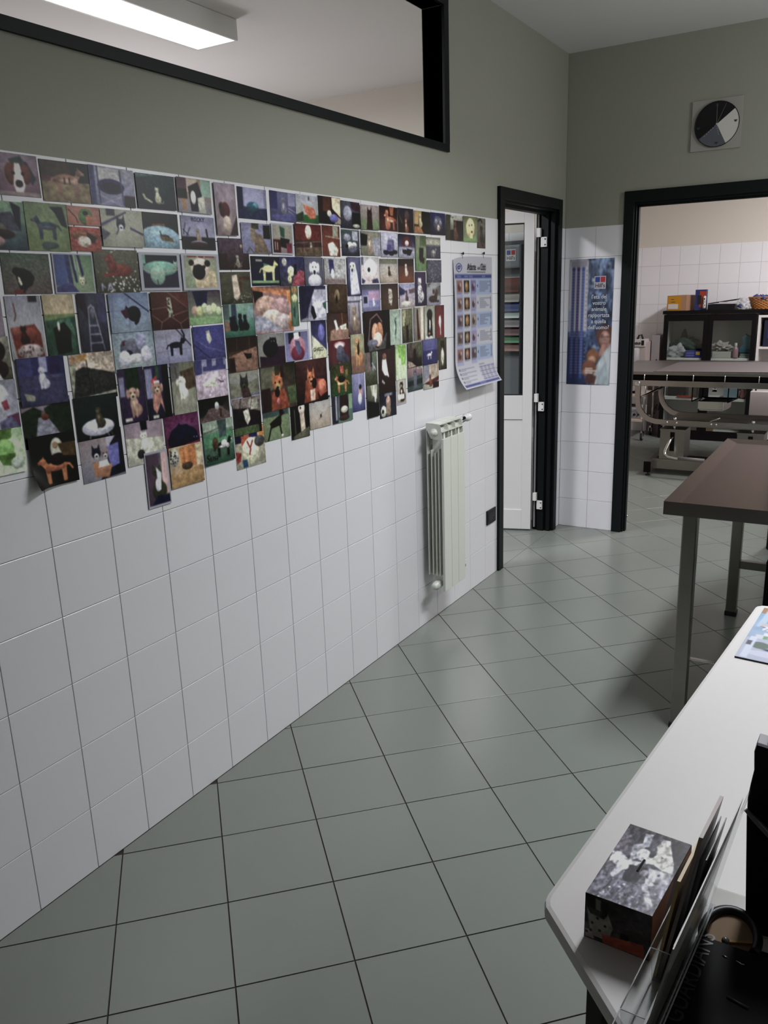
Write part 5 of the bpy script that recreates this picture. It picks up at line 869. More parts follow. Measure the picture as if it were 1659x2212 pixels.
# printed desk mat
ma, mb_, mc = Vector((1.6135, 0.857, 0)), Vector((1.842, 0.838, 0)), Vector((1.637, 1.214, 0))
pm = Painter(110, 110, 8, 1.5); pm.grad('#5c86ac', '#a4acc4')
pm.noise(6, 6); pm.rect(0, 0, 1, .035, '#8a6a54'); pm.rect(0, 0, .05, .12, '#a0704a')
pm.poly([(.06, .02), (.14, .02), (.10, .40), (.03, .40)], '#9fb4cc'); pm.rect(.17, .02, .30, .10, '#a8b2c4')
for x, y, w, h, c in ((.22, .36, .5, .10, '#c8ccd8'), (.15, .32, .22, .06, '#b0aab0'), (.42, .22, .5, .09, '#c0b8bc'), (.30, .50, .30, .06, '#c4c8d0'), (.16, .55, .16, .09, '#b8bcc8'), (.32, .56, .09, .08, '#6f9a78'), (.44, .52, .12, .10, '#93505c'), (.46, .60, .08, .09, '#7c6648'), (.60, .12, .3, .12, '#6e3a40'), (.62, .45, .3, .12, '#c4c4d0')): pm.rect(x*.5, y, (x+w)*.5, y+h, c)
for k in range(26): pm.ell(pm.rn.uniform(.08, .6), pm.rn.uniform(.34, .46), .012, .006, ('#3a3c54', '#8c5a50', '#5a7a9c')[k % 3])
pm.rect(0, .62, 1, 1, '#a0a8c0'); pm.ell(.17, .74, .10, .06, '#62726c'); pm.ell(.32, .80, .10, .02, '#3c4058'); pm.ell(.3, .88, .25, .05, '#b4b8d0'); pm.rect(.04, .60, .11, .98, '#b8c0d4'); pm.rect(.03, .68, .08, .76, '#5c5c6c')
mat_o = MB(); q = [ma, mb_, mb_+(mc-ma), mc]
mat_o.hexa([(p.x, p.y, Z0) for p in q]+[(p.x, p.y, Z0+0.0035) for p in q])
desk_mat = mat_o.build('desk_mat', M['rubber']); tag(desk_mat, 'printed mat with pale blue picture of small packs on the white desk', 'mat')
sheet('printed_face', 110, 110, lambda u, v: (mc+(mb_-ma)*u+(ma-mc)*v)+Vector((0, 0, Z0+0.0042)), pm, M['print'], desk_mat, k=0.98)

# box covered in black and white animal pictures
BL, BR, FR, FL = (1.5715, -0.1725), (1.6615, -0.1745), (1.6775, -0.002), (1.586, 0.005)
bxh = 0.0715
bx = MB().hexa([(*BL, Z0), (*BR, Z0), (*FR, Z0), (*FL, Z0), (*BL, Z0+bxh), (*BR, Z0+bxh), (*FR, Z0+bxh), (*FL, Z0+bxh)]).build('picture_box', M['card'])
tag(bx, 'cardboard box covered with black and white animal pictures on the desk corner', 'box')
def quad_sheet(name, a, b, c, d, nu, nv, p, off, par, k, mt='print'):
    a, b, c, d = map(Vector, (a, b, c, d)); off = Vector(off)
    return sheet(name, nu, nv, lambda u, v: (a*(1-u)+b*u)*(1-v)+(d*(1-u)+c*u)*v+off, p, M[mt], par, k=k)
pt = Painter(110, 150, 31, 1.9); pt.shade = True; pt.grad('#3c3a44', '#6c6c78'); pt.noise(12, 9)
pt.poly([(0, .05), (.25, .25), (.2, .6), (0, .7)], '#5a5660'); pt.poly([(.55, 0), (1, 0), (1, .4), (.84, .36), (.70, .10)], '#34323c')
for q_, c_ in (([(.30, .06), (.42, .04), (.46, .22), (.36, .26)], '#8c8c98'), ([(.60, .06), (.70, .05), (.76, .14), (.92, .34), (.97, .46), (.80, .46), (.66, .42), (.54, .44), (.50, .36), (.62, .30), (.56, .18)], '#aaaaa6'), ([(.22, .26), (.34, .20), (.46, .30), (.50, .44), (.40, .40), (.30, .48)], '#86868f'), ([(.0, .42), (.12, .40), (.30, .46), (.48, .44), (.40, .54), (.30, .58), (.22, .74), (.16, .70), (.18, .58), (.04, .54)], '#b4b4c0'), ([(.30, .52), (.62, .48), (.56, .72), (.36, .74)], '#2c2a34'), ([(.62, .48), (.95, .46), (.98, .60), (.70, .64)], '#8c8c94'), ([(.64, .60), (.84, .66), (.70, .70)], '#a8a8ac'), ([(.70, .66), (.96, .92), (.90, .96), (.64, .70)], '#9c9ca8'), ([(.28, .74), (.64, .70), (.86, 1), (.22, 1)], '#5c5c6a')): pt.poly(q_, c_)
pt.ell(.44, .34, .10, .08, '#b4b4bc'); pt.ell(.56, .30, .045, .05, '#3a3842'); pt.ell(.70, .32, .06, .06, '#b0b0ae'); pt.ell(.72, .30, .012, .008, '#50505a'); pt.ell(.60, .56, .07, .045, '#787682'); pt.ell(.80, .53, .02, .015, '#3a3a44'); pt.ell(.30, .56, .05, .04, '#dcdce4')
for k in range(7): pt.line(.010, [(.24+.08*k, .74+.01*k), (.16+.10*k, 1)], ('#2e2c38', '#8c8c9a')[k % 2])
for k in range(60): pt.ell(pt.rn.uniform(.15, .98), pt.rn.uniform(.72, 1), pt.rn.uniform(.006, .03), pt.rn.uniform(.004, .014), ('#32303c', '#8e8e98', '#a4a4ae', '#4a4854')[k % 4])
for k in range(26): pt.ell(pt.rn.uniform(0, .5), pt.rn.uniform(.6, .98), pt.rn.uniform(.004, .012), pt.rn.uniform(.003, .008), ('#3a3844', '#94949e')[k % 2])
pt.rect(.0, .0, 1, .012, '#4a4038'); pt.noise(16, 26); pt.img = np.clip(0.40+(pt.img-0.40)*1.45, 0.03, 1)
pt.poly([(.02, .50), (.06, .44), (.20, .47), (.36, .50), (.30, .54), (.10, .50), (.04, .56)], '#f4f4f8'); pt.poly([(.26, .50), (.34, .52), (.26, .66), (.20, .64)], '#dcdce4'); pt.soften(1)  # pale polygons at the left paint glare into the box top print
quad_sheet('top_picture', (*FL, 0), (*FR, 0), (*BR, 0), (*BL, 0), 110, 150, pt, (0, 0, Z0+bxh+0.0006), bx, 0.70)
MB().box(1.6225, -0.098, Z0+bxh+0.0006, 1.6255, -0.068, Z0+bxh+0.0016, 0.0004, mtx=Matrix.Translation((1.624, -0.083, 0)) @ Matrix.Rotation(-0.1, 4, 'Z') @ Matrix.Translation((-1.624, 0.083, 0))).build('slot', M['blackm'], bx)
pf = Painter(90, 70, 33, 0.8); pf.shade = True; pf.grad('#141214', '#2a2628'); pf.noise(18, 10)
for q_, c_ in (([(0, 0), (.14, 0), (.16, .30), (.05, .28)], '#060606'), ([(.16, .05), (.24, .06), (.24, .30), (.17, .28)], '#4a4846'), ([(.25, .05), (.36, .08), (.34, .38), (.27, .34)], '#060606'), ([(.03, .30), (.09, .42), (.30, .46), (.36, .32), (.44, .58), (.40, .78), (.50, .92), (.10, .90), (.06, .55)], '#5a5854'), ([(.56, .62), (.68, .60), (.70, .90), (.55, .88)], '#050505'), ([(.68, .72), (.86, .80), (.92, 1), (.66, .95)], '#4c4a48'), ([(.02, .80), (.12, .78), (.16, .98), (.02, .98)], '#6a5c58')): pf.poly(q_, c_)
for x, y in ((.20, .48), (.32, .60), (.12, .62), (.24, .74), (.10, .80), (.04, .86)): pf.ell(x, y, .022, .03, '#121012')
for k in range(40): pf.line(.008, [(.45+.5*pf.rn.rand(), .25+.4*pf.rn.rand())]*1+[(.95, .3+.5*pf.rn.rand())], ('#241c1c', '#1a1416')[k % 2])
pf.poly([(.27, .80), (.90, .70), (.92, .98), (.30, 1.0)], '#6e2410')
quad_sheet('front_picture', (*BL, Z0+bxh), (*BR, Z0+bxh), (*BR, Z0), (*BL, Z0), 90, 70, pf, (0, -0.0006, 0), bx, 0.30)
ps = Painter(30, 30, 35, 1); ps.grad('#6a3a22', '#5a2e1a'); ps.poly([(.55, 0), (.70, 0), (.40, 1), (.1, 1)], '#281008'); ps.rect(.7, .1, .82, .3, '#1a0c08')
quad_sheet('side_print', (*BR, Z0+bxh), (*FR, Z0+bxh), (*FR, Z0), (*BR, Z0), 30, 30, ps, (0.0006, 0, 0), bx, 0.5, 'matte_print')

# clear leaflet holder: base, leaning back plate, low front lip and dividers
hd = empty('leaflet_holder', (1.69, -0.17, Z0), 'clear acrylic leaflet holder standing beside the picture box', 'holder')
LEAN = 0.19
def HP(y, z, o=0.0): return (1.709+0.075*(y+0.10)+LEAN*(z-Z0)+o, y, z)
y0h, y1h = -0.440, -0.095
def wall4(ya, yb, za, zb, o0, o1, t): return [HP(ya, za, o0), HP(yb, za, o0), HP(yb, za, o0+t), HP(ya, za, o0+t), HP(ya, zb, o1), HP(yb, zb, o1), HP(yb, zb, o1+t), HP(ya, zb, o1+t)]
MB().hexa(wall4(y0h, y1h, Z0, Z0+0.245, 0, 0, .0022)).build('back_plate', M['acrylic'], hd)
MB().hexa(wall4(y0h, y1h, Z0, Z0+0.056, 0.0032, 0.0032, .0018)).build('foot_plate', M['acrylic'], hd)
for o_ in (0.0030, 0.0062): MB().tube([HP(y0h, Z0+0.057, o_), HP(y1h, Z0+0.057, o_)], 0.0011, 6).build('lit_edge', M['edge'], hd)
MB().hexa(wall4(y0h, y1h, Z0, Z0+0.002, -0.030, -0.030, .030)).build('base_plate', M['acrylic'], hd)
for k in range(3):
    a, b = y1h-0.1115*k-0.001, y1h-0.1115*(k+1)+0.001
    MB().hexa(wall4(b, a, Z0+.002, Z0+0.052, -0.030, -0.0435, .0018)).build('front_lip', M['acrylic'], hd)
    MB().tube([HP(b, Z0+0.0525, -0.0426), HP(a, Z0+0.0525, -0.0426)], 0.0008, 6).build('lip_edge', M['edge'], hd)
    MB().tube([HP(a, Z0+0.0525, -0.0426), HP(a, Z0+0.0525, -0.002)], 0.0007, 6).build('divider_edge', M['edge'], hd)
    MB().hexa([HP(a, Z0+.002, -0.029), HP(a, Z0+.002, -0.001), HP(a+.0012, Z0+.002, -0.001), HP(a+.0012, Z0+.002, -0.029), HP(a, Z0+.052, -0.042), HP(a, Z0+.052, -0.001), HP(a+.0012, Z0+.052, -0.001), HP(a+.0012, Z0+.052, -0.042)]).build('divider', M['acrylic'], hd)
# leaflets
def leaflet(name, label, o0, o1, y_a, y_b, zt, c_, th=0.0012, bend=0.0, cat='leaflet'):
    m = MB(); n = 8
    for i in range(n):
        za, zb = Z0+0.003+(zt-Z0-0.003)*i/n, Z0+0.003+(zt-Z0-0.003)*(i+1)/n
        def off(z): t = (z-Z0)/(zt-Z0); return o0+(o1-o0)*t+bend*math.sin(PI*t)
        m.hexa([HP(y_a, za, off(za)), HP(y_b, za, off(za)), HP(y_b, za, off(za)+th), HP(y_a, za, off(za)+th), HP(y_a, zb, off(zb)), HP(y_b, zb, off(zb)), HP(y_b, zb, off(zb)+th), HP(y_a, zb, off(zb)+th)])
    o = m.build(name, cm(c_, 0.35)); return tag(o, label, cat, 'leaflets in the desk holder')
YA, YB_ = -0.200, -0.100
leaflet('leaflet', 'mauve folded leaflet standing tallest in the desk holder', -0.0245, -0.0300, YA, YB_, Z0+0.229, '#8c7c78', 0.0045)
leaflet('leaflet', 'cream and yellow leaflet, foremost in the desk holder', -0.0300, -0.0380, YA, YB_, Z0+0.158, '#b8a070', 0.0040)
leaflet('leaflet', 'dark curved leaflet in the middle of the desk holder', -0.018, -0.0215, YA, YB_-.001, Z0+0.200, '#1a181c', 0.0012, 0.002)
leaflet('leaflet', 'black leaflet with white back behind the dark curved one', -0.0135, -0.0150, YA, YB_-.001, Z0+0.200, '#201c20', 0.0012, 0.001)
leaflet('leaflet', 'pale grey leaflet near the back of the desk holder', -0.0105, -0.0115, -0.300, YB_-.002, Z0+0.150, '#8c8a88', 0.0016, 0.0)
leaflet('leaflet', 'brown edged leaflet behind the pale grey one in the desk holder', -0.0075, -0.0080, YA, YB_-.001, Z0+0.180, '#4a3428', 0.0012, 0.0)
leaflet('leaflet', 'large white leaflet against the back plate of the desk holder', -0.0045, -0.0045, -0.400, YB_-.001, Z0+0.235, '#a8a6a2', 0.0014)
leaflet('leaflet', 'dark leaflet lying along the foot of the desk holder', -0.014, -0.013, -0.430, -0.215, Z0+0.06, '#22262a', 0.003)

# black display box with arched recess
db = empty('display_box', (1.80, -0.27, Z0), 'black cardboard display box with faint GUARDIANS lettering and a round tan recess', 'box')
ytop = -0.072; xl, xr = 1.7195, 1.95
AX, AY, AR, AQ = 1.752, -0.124, 0.0385, 0.056
arch = [(1.6975, -0.46), (1.7175, -0.150)]+[(AX+(AX-1.7175)*math.cos(t), AY+AQ*math.sin(t)) for t in [PI-PI*k/18 for k in range(1, 18)]]+[(AX+.036, AY), (1.95, AY), (1.95, -0.46)]
MB().prism(arch, 'z', Z0, Z0+0.034).build('body', M['blackm'], db)
rim = [(AX+(AR-.005)*math.cos(t), AY+(AQ-.006)*math.sin(t), Z0+0.041) for t in [PI*1.12-PI*1.24*k/24 for k in range(25)]]
MB().tube(rim, 0.0062, 8).build('rim', M['blackp'], db)
MB().prism([(AX+(AR-.008)*math.cos(t), AY+(AQ-.010)*math.sin(t)) for t in [PI-PI*k/18 for k in range(19)]]+[(AX+.03, AY-.018), (AX-.03, AY-.022)], 'z', Z0+0.034, Z0+0.0375).build('recess', M['kraft'], db)
MB().hexa([(AX-.008, -0.140, Z0+.0375), (AX+.034, -0.122, Z0+.0375), (AX+.034, -0.118, Z0+.0375), (AX-.008, -0.136, Z0+.0375), (AX-.008, -0.140, Z0+.041), (AX+.034, -0.122, Z0+.041), (AX+.034, -0.118, Z0+.041), (AX-.008, -0.136, Z0+.041)]).build('fold', cm('#8a6030', 0.7), db)
MB().blob((1.7485, -0.1400, Z0+0.044), (0.0052, 0.0052, 0.005), 0.03, 2).build('knob', cm('#5a554e', 0.3), db)
MB().prism([(1.6985, -0.46), (1.7165, -0.146), (1.93, -0.146), (1.93, -0.46)], 'z', Z0+0.034, Z0+0.046, bev=0.003).build('lid', M['blackm'], db)
for x, y, l_ in ((1.7495, -0.170, 0.006), (1.766, -0.172, 0.010)): MB().tube([(x, y, Z0+0.0468), (x+l_*.6, y-l_*.2, Z0+0.0468), (x+l_, y-l_*.1, Z0+0.0468)], [0.0007, 0.0011, 0.0005], 6).build('glint_sliver', M['chrome'], db)  # chrome slivers shaped to imitate small highlights on the black box
text_part('lettering', 'GUARDIANS', 0.0315, cm('#2c2830', 0.5), db, (1.7215, -0.220, Z0+0.0464), (0.075, 1, 0), (-1, 0.075, 0), xs=0.92)
MB().tube([(1.765, -0.235, Z0+0.0465), (1.79, -0.240, Z0+0.0465)], 0.0022, 6).build('mark', cm('#1c1a22', 0.5), db)

# clear sheet on the desk behind the display box
cs = MB().box(1.712, -0.060, Z0, 1.90, 0.014, Z0+0.0012, 0.0004).build('clear_sheet', mat('clear film', (0.62, 0.61, 0.60), 0.15, alpha=0.5)); tag(cs, 'clear plastic sheet lying on the desk between leaflets and black display box', 'sheet')

# black desk machine at the right edge
mc_ = empty('desk_machine', (1.85, 0.0, Z0), 'tall black plastic desk machine with ribbed vents and grey top trim at the right edge', 'machine')
prof = [(1.762, Z0), (1.757, Z0+0.06), (1.7515, Z0+0.186)]
low = MB().prism([(1.764, Z0), (1.7515, Z0+0.186), (1.785, Z0+0.150), (1.99, Z0+0.07), (1.99, Z0)], 'y', -0.055, -0.020, bev=0.002).build('body', M['blackm'], mc_)
MB().prism([(1.7515, Z0+0.190), (1.751, Z0+0.206), (1.753, Z0+0.228), (1.7555, Z0+0.249), (1.7535, Z0+0.276), (1.7565, Z0+0.290), (1.99, Z0+0.262), (1.99, Z0+0.085), (1.787, Z0+0.160)], 'y', -0.052, -0.024, bev=0.002).build('cover', M['blackp'], mc_)
MB().tube([(1.7505, -0.056, Z0+0.190), (1.765, -0.0575, Z0+0.176), (1.787, -0.0575, Z0+0.156), (1.84, -0.0575, Z0+0.134), (1.99, -0.056, Z0+0.078)], 0.0030, 8).build('grey_trim', cm('#5c5a66', 0.4), mc_)
for k in range(10):
    x = 1.763+0.0075*k; z = Z0+0.192-0.0045*k
    MB().box(x, -0.0565, z-0.008, x+0.0035, -0.050, z+0.010, 0.001).build('vent_rib', M['blackm'], mc_)
MB().hexa([(1.757, -0.054, Z0+.288), (1.99, -0.054, Z0+.260), (1.99, -0.024, Z0+.260), (1.757, -0.024, Z0+.288), (1.757, -0.050, Z0+.290), (1.99, -0.050, Z0+.2655), (1.99, -0.024, Z0+.2655), (1.757, -0.024, Z0+.290)]).build('top_trim', cm('#74717c', 0.4), mc_)
MB().hexa([(1.768, -0.045, Z0+.292), (1.99, -0.045, Z0+.2655), (1.99, -0.026, Z0+.2655), (1.768, -0.026, Z0+.292), (1.768, -0.043, Z0+.293), (1.99, -0.043, Z0+.268), (1.99, -0.026, Z0+.268), (1.768, -0.026, Z0+.293)]).build('paper', cm('#b4b2c4', 0.5), mc_)

# ------------------------------------------------------------------ surgery: operating table
ot = empty('operating_table', (0.6, 6.35, 0), 'steel operating table with double tray top and curved tube arms in the surgery', 'table')
S_, SD = M['steel'], M['steeld']
OY, OB = 6.17, 6.72
# tray top, slightly tilted up to the left end
tt = MB(); tt.hexa([(-0.065, OY, 0.862), (1.9, OY, 0.886), (1.9, OB, 0.892), (-0.20, OB, 0.872), (-0.065, OY, 0.880), (1.9, OY, 0.902), (1.9, OB, 0.912), (-0.20, OB, 0.890)])
tt.hexa([(-0.20, OB, 0.872), (1.9, OB, 0.892), (1.9, OB+0.45, 0.90), (-0.24, OB+0.45, 0.88), (-0.20, OB, 0.890), (1.9, OB, 0.912), (1.9, OB+0.45, 0.915), (-0.24, OB+0.45, 0.895)])
tt.box(-0.06, OY-0.006, 0.862, 1.9, OY, 0.888, 0.001); tt.build('tabletop', SD, ot)
MB().hexa([(0.15, OY+0.02, 0.884), (1.88, OY+0.02, 0.904), (1.88, OB+0.3, 0.916), (0.2, OB+0.3, 0.894), (0.15, OY+0.02, 0.889), (1.88, OY+0.02, 0.909), (1.88, OB+0.3, 0.921), (0.2, OB+0.3, 0.899)]).build('rubber_mat', cm('#565050', 0.6), ot)
MB().box(-0.02, OY+0.02, 0.795, 1.86, OB+0.3, 0.862).build('under_tray', M['darkw'], ot)
for x in (0.085, 0.275, 0.49, 0.74, 1.0, 1.3): MB().tube([(x, OY-0.004, 0.79), (x, OY-0.004, 0.868)], 0.0045, 8).build('pin', M['chrome'], ot)
MB().box(-0.04, OY-0.012, 0.765, 1.86, OY+0.012, 0.815, 0.004).build('side_rail', S_, ot); MB().box(-0.06, OB+0.1, 0.76, 1.86, OB+0.124, 0.81, 0.004).build('side_rail', S_, ot)
MB().lathe([(0, -0.012), (0.008, -0.012), (0.012, -0.02), (0.022, -0.02), (0.024, 0.0)], (0.035, OY-0.012, 0.785), 'y', 18).build('pivot', M['chrome'], ot)
def arm(y, dx, zt=0.79):
    pts = [(0.036+dx, zt), (0.036+dx, 0.70), (0.036+dx, 0.645), (0.050+dx, 0.575), (0.085+dx, 0.52), (0.14+dx, 0.478), (0.20+dx, 0.462), (0.30+dx, 0.458), (0.7, 0.458), (1.05, 0.458), (1.25, 0.458), (1.36, 0.478), (1.42, 0.54), (1.45, 0.65), (1.45, zt)]
    out, inn = [], []
    for i, (x, z) in enumerate(pts):
        a = pts[max(i-1, 0)]; b = pts[min(i+1, len(pts)-1)]; d = Vector((b[0]-a[0], b[1]-a[1])).normalized(); n = Vector((-d.y, d.x))
        out.append((x+n.x*0.022, z+n.y*0.022)); inn.append((x-n.x*0.022, z-n.y*0.022))
    m = MB(); v = [[m.bm.verts.new((p[0], yy, p[1])) for p in L] for L in (out, inn) for yy in (y-0.012, y+0.012)]
    o0, o1, i0, i1 = v
    for k in range(len(pts)-1):
        for A_, B_ in ((o0, o1), (i1, i0), (i0, o0), (o1, i1)): m.bm.faces.new((A_[k], A_[k+1], B_[k+1], B_[k]))
    for k in (0, -1): m.bm.faces.new((o0[k], o1[k], i1[k], i0[k]))
    return m.build('arm', S_, ot)
arm(OY-0.005, 0.0); arm(OB-0.07, 0.09, 0.77)
MB().tube([(0.06, OY, 0.665), (0.13, OY+0.3, 0.70), (0.14, OB-0.07, 0.705)], 0.010, 8).build('cross_bar', S_, ot)
for x in (0.30, 0.66, 0.70, 0.38): MB().lathe([(0, -0.006), (0.009, -0.005), (0.009, 0)], (x, OY-0.017, 0.458), 'y', 10).build('bolt', M['chrome'], ot)
MB().box(0.25, OY-0.02, 0.43, 1.25, OB-0.05, 0.445, 0.002).build('cross_plate', SD, ot)
MB().tube([(0.62, OY+0.05, 0.46), (0.72, OY+0.02, 0.51)], 0.006, 8).build('lever', M['chrome'], ot)
for x0 in (0.247, 0.87):
    c = MB().box(x0, 6.155, 0.135, x0+0.205, 6.40, 0.392, 0.002).box(x0-0.004, 6.150, 0.388, x0+0.209, 6.405, 0.400, 0.001).build('column', SD, ot)
    MB().box(x0+0.085, 6.150, 0.21, x0+0.122, 6.158, 0.375, 0.001).build('slot', M['blackm'], c)
    MB().tube([(x0+0.115, 6.17, 0.395), (x0+0.115, 6.17, 0.44)], 0.010, 10).tube([(x0+0.115, 6.17, 0.475), (x0+0.115, 6.17, 0.50)], 0.014, 10).build('spindle', M['chrome'], c)
MB().tube([(0.352, 6.14, 0.335), (0.345, 6.10, 0.31), (0.322, 6.04, 0.235), (0.325, 6.02, 0.205), (0.355, 6.01, 0.187), (0.42, 6.0, 0.180), (0.64, 5.99, 0.178)], 0.013, 12).build('foot_lever', M['chrome'], ot)
MB().tube([(0.44, 6.0, 0.180), (0.655, 5.99, 0.178)], 0.0165, 12).build('lever_grip', cm('#6c6866', 0.6), ot)
MB().box(0.20, 6.14, 0.05, 1.45, 6.20, 0.135, 0.003).box(0.20, 6.36, 0.05, 1.45, 6.42, 0.135, 0.003).build('base_beam', SD, ot)
for x in (0.15, 1.40): MB().box(x, 6.05, 0.035, x+0.055, 6.62, 0.125, 0.003).build('base_foot', SD, ot)
MB().box(0.146, 6.035, 0.030, 0.205, 6.055, 0.125, 0.004).build('end_cap', M['darkw'], ot); MB().box(0.45, 6.20, 0.13, 1.40, 6.36, 0.138).build('base_plate', M['darkw'], ot)
for x, y in ((0.176, 6.07), (0.176, 6.60), (1.42, 6.07), (1.42, 6.60)): MB().lathe([(0, 0), (0.022, 0), (0.022, 0.008), (0.007, 0.014), (0.007, 0.036)], (x, y, 0), 'z', 12).build('levelling_foot', M['rubber'], ot)
# wire carrier and basin under the table
wc = MB()
for x, y in ((0.465, 6.30), (0.755, 6.30), (0.50, 6.58), (0.79, 6.58)): wc.tube([(x, y, 0.77), (x, y, 0.63)], 0.005, 8)
for p in (((0.465, 6.30, 0.63), (0.50, 6.58, 0.63)), ((0.755, 6.30, 0.63), (0.79, 6.58, 0.63)), ((0.50, 6.58, 0.63), (0.79, 6.58, 0.63))): wc.tube(list(p), 0.006, 8)
wc.build('wire_carrier', M['darkw'], ot)
bs = MB(); r0 = [(0.488, 6.29), (0.750, 6.29), (0.775, 6.56), (0.51, 6.56)]; r1 = [(0.512, 6.31), (0.73, 6.31), (0.752, 6.54), (0.535, 6.54)]
rings = [[bs.bm.verts.new((x, y, z)) for x, y in rr_] for rr_, z in ((r0, 0.632), (r1, 0.625), (r1, 0.55))]
for a, b in zip(rings, rings[1:]):
    for i in range(4): bs.bm.faces.new((a[i], a[(i+1) % 4], b[(i+1) % 4], b[i]))
bs.bm.faces.new(rings[2]); bmesh.ops.bevel(bs.bm, geom=[e for e in bs.bm.edges if abs(e.verts[0].co.z-e.verts[1].co.z) > 0.03 or (e.verts[0].co.z < 0.56 and e.verts[1].co.z < 0.56)], offset=0.012, segments=3, affect='EDGES')
bs.bm.normal_update(); tag(bs.build('basin', M['chrome']), 'small steel basin hung in the wire carrier under the operating table', 'basin')
MB().tube([(0.62, 6.45, 0.80), (0.62, 6.45, 0.74)], 0.004, 8).lathe([(0.004, 0.05), (0.011, 0.04), (0.022, 0.0), (0.021, 0.0)], (0.62, 6.45, 0.70), 'z', 14).build('drain_spout', M['chrome'], ot)

# ------------------------------------------------------------------ dark cabinet at the back wall
cb = empty('cabinet', (0.28, 8.1, 0), 'black cabinet with two glazed doors against the surgery back wall', 'cabinet')
cf, ckb = 7.93, 8.30; XL, XR, XM0, XM1 = -0.170, 0.730, 0.228, 0.318
MB().box(XL-0.012, cf-0.012, 1.306, XR+0.30, ckb, 1.340, 0.002).build('top_panel', M['darkw'], cb)
MB().box(XL, cf+0.02, 0, XL+0.02, ckb, 1.306).box(XR-0.02, cf+0.02, 0, XR, ckb, 1.306).box(XM0+0.035, cf+0.02, 0.05, XM0+0.055, ckb, 1.306).build('side_panel', M['cabw'], cb)
MB().box(XL, ckb-0.01, 0.05, XR, ckb, 1.306).build('back_panel', M['cabw'], cb)
MB().box(XL+0.02, cf+0.03, 0.0, XR-0.02, cf+0.05, 0.055).box(XL, cf, 0.0, XR, cf+0.03, 0.05).build('plinth', M['darkw'], cb)
for z in (0.06, 0.418, 0.835): MB().box(XL+0.02, cf+0.03, z, XR-0.02, ckb-0.01, z+0.022).build('shelf', M['cabw'], cb)
def gdoor(x0, x1):
    d = MB(); st = 0.045
    d.box(x0, cf, 0.05, x0+st, cf+0.018, 1.298).box(x1-st, cf, 0.05, x1, cf+0.018, 1.298).box(x0+st, cf, 1.235, x1-st, cf+0.018, 1.298).box(x0+st, cf, 0.05, x1-st, cf+0.018, 0.10)
    o = d.build('door', M['darkw'], cb); MB().box(x0+st-0.003, cf+0.006, 0.10, x1-st+0.003, cf+0.010, 1.236).build('pane', M['glass'], o); return o
gdoor(XL, XM0+0.044); gdoor(XM0+0.046, XR)
# neighbouring white cabinet
wc2 = empty('white_cabinet', (1.0, 8.1, 0), 'white open cabinet beside the black one with a blue compartment', 'cabinet')
MB().box(0.742, cf, 0, 0.765, ckb, 1.285, 0.001).box(1.38, cf, 0, 1.40, ckb, 1.285).box(0.765, cf, 1.262, 1.38, ckb, 1.285).box(0.765, cf+.002, 0.955, 1.38, ckb, 0.975).box(0.765, cf+.002, 0.62, 1.38, ckb, 0.64).box(0.765, ckb-0.01, 0, 1.38, ckb, 1.262).build('carcass', M['cabw'], wc2)
MB().box(0.78, cf-0.004, 0.05, 1.38, cf+0.012, 0.62, 0.001).build('door', M['cabw'], wc2)
bl = MB().box(0.795, cf+0.03, 0.976, 1.36, ckb-0.03, 1.235, 0.008).build('file_box', cm('#040c2a', 0.6)); tag(bl, 'deep blue file box in the white cabinet', 'box')
MB().box(0.83, cf+0.027, 1.06, 0.90, cf+0.031, 1.15).build('spine_label', cm('#1a2c66', 0.5), bl)
wp = MB().box(0.795, 7.35, 0.22, 1.36, 7.42, 0.60, 0.004).build('panel_board', cm('#c4bcba', 0.5)); tag(wp, 'pale board standing behind the operating table at the right edge', 'board')
MB().box(0.81, 7.36, 0.0, 0.84, 7.41, 0.222, 0.002).box(1.31, 7.36, 0.0, 1.34, 7.41, 0.222, 0.002).build('leg', cm('#8c8684', 0.5), wp)

# contents of the glazed cabinet
SY = cf+0.12
def thing(mb, name, mt, label, cat, group=None): return tag(mb.build(name, mt), label, cat, group)
ZS = 0.858
thing(MB().blob((0.035, SY+0.05, ZS+0.10), (0.15, 0.07, 0.08), 0.42, 4, seed=2), 'surgical_cloth', cm('#1e3a34', 0.8), 'dark green crumpled cloth on the left cabinet shelf', 'cloth')
thing(MB().lathe([(0.075, 0.0), (0.062, 0.08), (0.050, 0.14), (0.036, 0.19), (0.022, 0.235), (0.006, 0.265)], (-0.005, SY+0.14, ZS+0.02), 'z', 9, smooth=False), 'paper_cone', cm('#20443c', 0.8), 'pointed green cloth standing behind the crumpled green one', 'cloth')
thing(MB().blob((-0.04, SY-0.03, ZS+0.065), (0.09, 0.05, 0.06), 0.4, 4, seed=5), 'plastic_bag', M['bag'], 'clear crumpled plastic bag in the left half of the cabinet', 'bag')
b_ = thing(MB().box(0.055, SY-0.09, ZS, 0.222, SY+0.0, ZS+0.072, 0.004), 'blue_pack', cm('#2a2c84', 0.5), 'violet blue pack with a yellow label on the left cabinet shelf', 'pack')
MB().box(0.165, SY-0.0925, ZS+0.03, 0.205, SY-0.089, ZS+0.062).build('yellow_label', cm('#b09418', 0.5), b_)
for i, z in enumerate((0.02, 0.045)): MB().box(0.07, SY-0.092, ZS+z, 0.15, SY-0.0895, ZS+z+0.008).build('print_line', cm('#6a6cb8', 0.5), b_)
thing(MB().prism([(0.13, ZS), (0.225, ZS), (0.225, ZS+0.14), (0.165, ZS+0.11), (0.13, ZS+0.16)], 'y', SY+0.06, SY+0.10, bev=0.003), 'white_wrapper', cm('#9a9894', 0.6), 'white folded wrapper behind the violet blue pack', 'wrapper')
